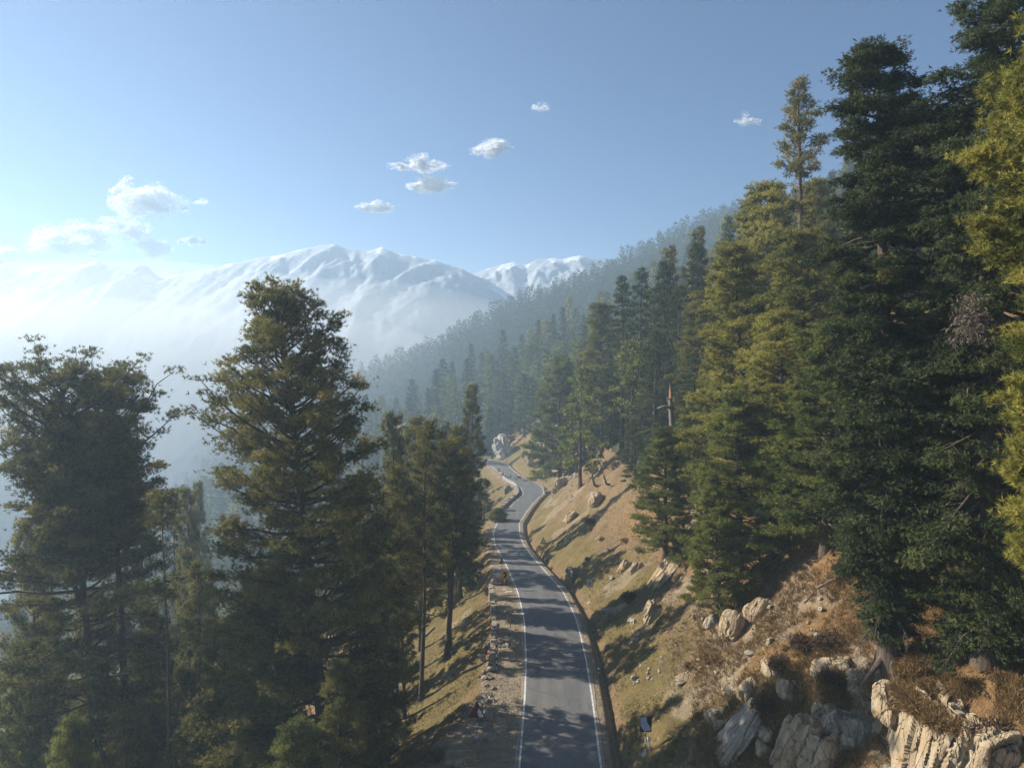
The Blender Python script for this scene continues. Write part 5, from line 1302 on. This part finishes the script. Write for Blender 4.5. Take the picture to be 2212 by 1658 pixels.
# ------------------------------------------------------------------ heap with sack and plank, litter
g = ground_px(1079, 1262)
hp_ = rock_mesh(901, (.95, .7, .75), 5, 60, amp=.35)
o = link('stone_heap', mesh_np('stone_heap', *hp_, mats=(M['wallstone'],)), loc=tuple(g + [0, .2, .25])); tag(o, 'dark heap of stones and sticks left of the chevron sign', 'stone heap')
sk = rock_mesh(902, (.62, .42, .36), 5, 8, amp=.12, fine=.03)
o = link('sack', mesh_np('sack', *sk, smooth=True, mats=(M['cloth'],)), loc=tuple(g + [0.05, .2, 1.15])); tag(o, 'cream cloth sack lying on the stone heap', 'sack')
pl = MB().box((0, 0, 0), (3.0, .14, .09), Matrix.Rotation(R(3), 3, 'Y')).build('plank', M['bleached'], bevel=.01); pl.location = tuple(g + [-.3, -.75, .42]); tag(pl, 'long grey plank lying across the retaining wall by the heap', 'plank')
sl = MB().box((0, 0, 0), (.9, .5, .08), Matrix.Rotation(R(12), 3, 'Z')).build('stone_slab', M['concrete'], bevel=.02); gg = ground_px(1099, 1279); sl.location = tuple(gg + [0, 0, .06]); tag(sl, 'pale slab lying by the foot of the chevron sign', 'slab')
gr_ = rock_mesh(903, (.55, .35, .5), 5, 10, amp=.2); o = link('bag', mesh_np('bag', *gr_, smooth=True, mats=(M['blueplate'],)), loc=tuple(ground_px(1074, 1240) + [0, 0, .3])); tag(o, 'grey-blue sheet slumped behind the stone heap', 'sheet')
for (a_, b_, m_, lb, s_) in ((1059, 1394, 'plastic_blue', 'small bright blue plastic bag below the retaining wall', .24), (1058, 1409, 'plastic_red', 'small red plastic bag below the retaining wall', .20),
                             (1030, 1236, 'plastic_blue', 'small blue litter in the shade left of the heap', .16), (1030, 1262, 'plastic_blue', 'blue rag on the shaded slope left of the plank', .2)):
    V, F_ = rock_mesh(910 + a_ + b_, (1, .8, .9), 3, 10, amp=.3); gg = ground_px(a_, b_)
    o = link('plastic_bag', mesh_np('plastic_bag', V * s_, F_, smooth=True, mats=(M[m_],)), loc=tuple(gg + [0, 0, .1])); tag(o, lb, 'bag')

# ------------------------------------------------------------------ cattle on the far road
def hide_mat():
    m, n, l, b = new_mat('cow_hide'); oi = n.new('ShaderNodeObjectInfo'); tc = n.new('ShaderNodeTexCoord'); va = n.new('ShaderNodeVectorMath'); va.operation = 'ADD'
    l.new(tc.outputs['Object'], va.inputs[0]); l.new(oi.outputs['Random'], va.inputs[1])
    f = noise_node(n, l, 1.6, 1, va.outputs[0])
    l.new(ramp(n, l, f, [(.50, (.17, .07, .045)), (.54, (.62, .52, .46))]), b.inputs['Base Color']); b.inputs['Roughness'].default_value = .8; return m
M['hide'] = hide_mat(); M['horn'] = plain('horn', (.25, .2, .15), .5, .2)
def cow():
    sk_ = [((0, 0, 1.05), .30), ((0, .35, 1.05), .32), ((0, .75, 1.10), .27), ((0, -.40, 1.08), .30), ((0, -.75, 1.12), .22),      # pelvis, belly, shoulder, loin, rump
           ((0, 1.05, 1.25), .17), ((0, 1.30, 1.38), .14), ((0, 1.50, 1.30), .12), ((0, 1.68, 1.16), .085)]
    ed = [(0, 1), (1, 2), (0, 3), (3, 4), (2, 5), (5, 6), (6, 7), (7, 8)]
    for sx in (-1, 1):
        b0 = len(sk_); sk_ += [((sx * .18, .78, .85), .13), ((sx * .19, .80, .48), .07), ((sx * .19, .78, .05), .055)]; ed += [(2, b0), (b0, b0 + 1), (b0 + 1, b0 + 2)]
        b0 = len(sk_); sk_ += [((sx * .17, -.62, .88), .17), ((sx * .19, -.56, .62), .10), ((sx * .19, -.76, .42), .06), ((sx * .19, -.70, .05), .05)]; ed += [(4, b0), (b0, b0 + 1), (b0 + 1, b0 + 2), (b0 + 2, b0 + 3)]
        b0 = len(sk_); sk_ += [((sx * .20, 1.30, 1.42), .04), ((sx * .28, 1.29, 1.38), .02)]; ed += [(6, b0), (b0, b0 + 1)]
    b0 = len(sk_); sk_ += [((0, -.97, 1.15), .045), ((0, -1.03, .80), .025), ((0, -1.0, .5), .04)]; ed += [(4, b0), (b0, b0 + 1), (b0 + 1, b0 + 2)]
    me = bpy.data.meshes.new('body'); me.from_pydata([a for a, _ in sk_], ed, []); me.materials.append(M['hide']); o = link('body', me)
    m = o.modifiers.new('skin', 'SKIN'); me.skin_vertices.new() if not me.skin_vertices else None
    for v, (_, r_2) in zip(me.skin_vertices[0].data, sk_): v.radius = (r_2, r_2)
    me.skin_vertices[0].data[0].use_root = True
    s = o.modifiers.new('sub', 'SUBSURF'); s.levels = 1; s.render_levels = 1
    dg = bpy.context.evaluated_depsgraph_get(); m2 = bpy.data.meshes.new_from_object(o.evaluated_get(dg)); o.modifiers.clear(); o.data = m2; o.data.name = 'body'
    m2.materials.clear(); m2.materials.append(M['hide']); m2.polygons.foreach_set('use_smooth', [True] * len(m2.polygons)); return o
cbody = cow()
horn = MB()
for sx in (-1, 1): horn.tube([(sx * .07, 1.32, 1.50), (sx * .17, 1.33, 1.58), (sx * .17, 1.37, 1.70)], [.03, .022, .006], 6)
horn_o = horn.build('horns', M['horn'])
for i, (a_, b_, s_, rz, lb) in enumerate([(1081.5, 1027, .8, 200, 'small brown cow farthest left of the cattle on the far road'), (1086, 1030, .95, 165, 'brown and white cow second from left on the far road'),
        (1089.5, 1031, .8, 190, 'brown calf behind the second cow on the far road'), (1102, 1033.5, .95, 175, 'brown cow with pale head in the middle of the far road'), (1121.5, 1038, 1.1, 150, 'reddish cow nearest and farthest right on the far road')]):
    Dq = np.interp(b_, [r[0] for r in RK[::-1]], [r[3] for r in RK[::-1]]); p = at(a_, b_, Dq)
    o = link('cow', None, loc=(p[0], Dq, float(ZR(Dq)) + .05)); o.rotation_euler = (0, 0, R(rz)); o.scale = (s_, s_, s_)
    b2 = cbody if i == 0 else cbody.copy(); h2 = horn_o if i == 0 else horn_o.copy()
    for q_ in (b2, h2):
        if i: COL.objects.link(q_)
        q_.parent = o
    tag(o, lb, 'cow', 'cattle walking on the far road')
print('done', _t.time() - _t0, 'objects', len(COL.objects))

# small pieces that sit on a part belong to that part
SUB = {'white_area': 'sign_plate', 'pale_area': 'sign_plate', 'chevron': 'sign_plate', 'symbol': 'sign_plate', 'red_rim': 'sign_plate', 'black_corner': 'sign_plate', 'white_rim': 'sign_plate',
       'yellow_band': 'post', 'orange_cap': 'post', 'black_band': None, 'torn_wood': 'trunk', 'dead_twigs': 'crown', 'withered_needles': 'crown', 'dead_branches': 'trunk', 'root': 'trunk'}
for o in list(COL.objects):
    base_ = o.name.split('.')[0]
    if base_ in SUB and o.parent is not None:
        want = (SUB[base_],) if SUB[base_] else ('block', 'post')
        host = [c for c in o.parent.children if c.name.split('.')[0] in want]
        if host: o.parent = host[0]
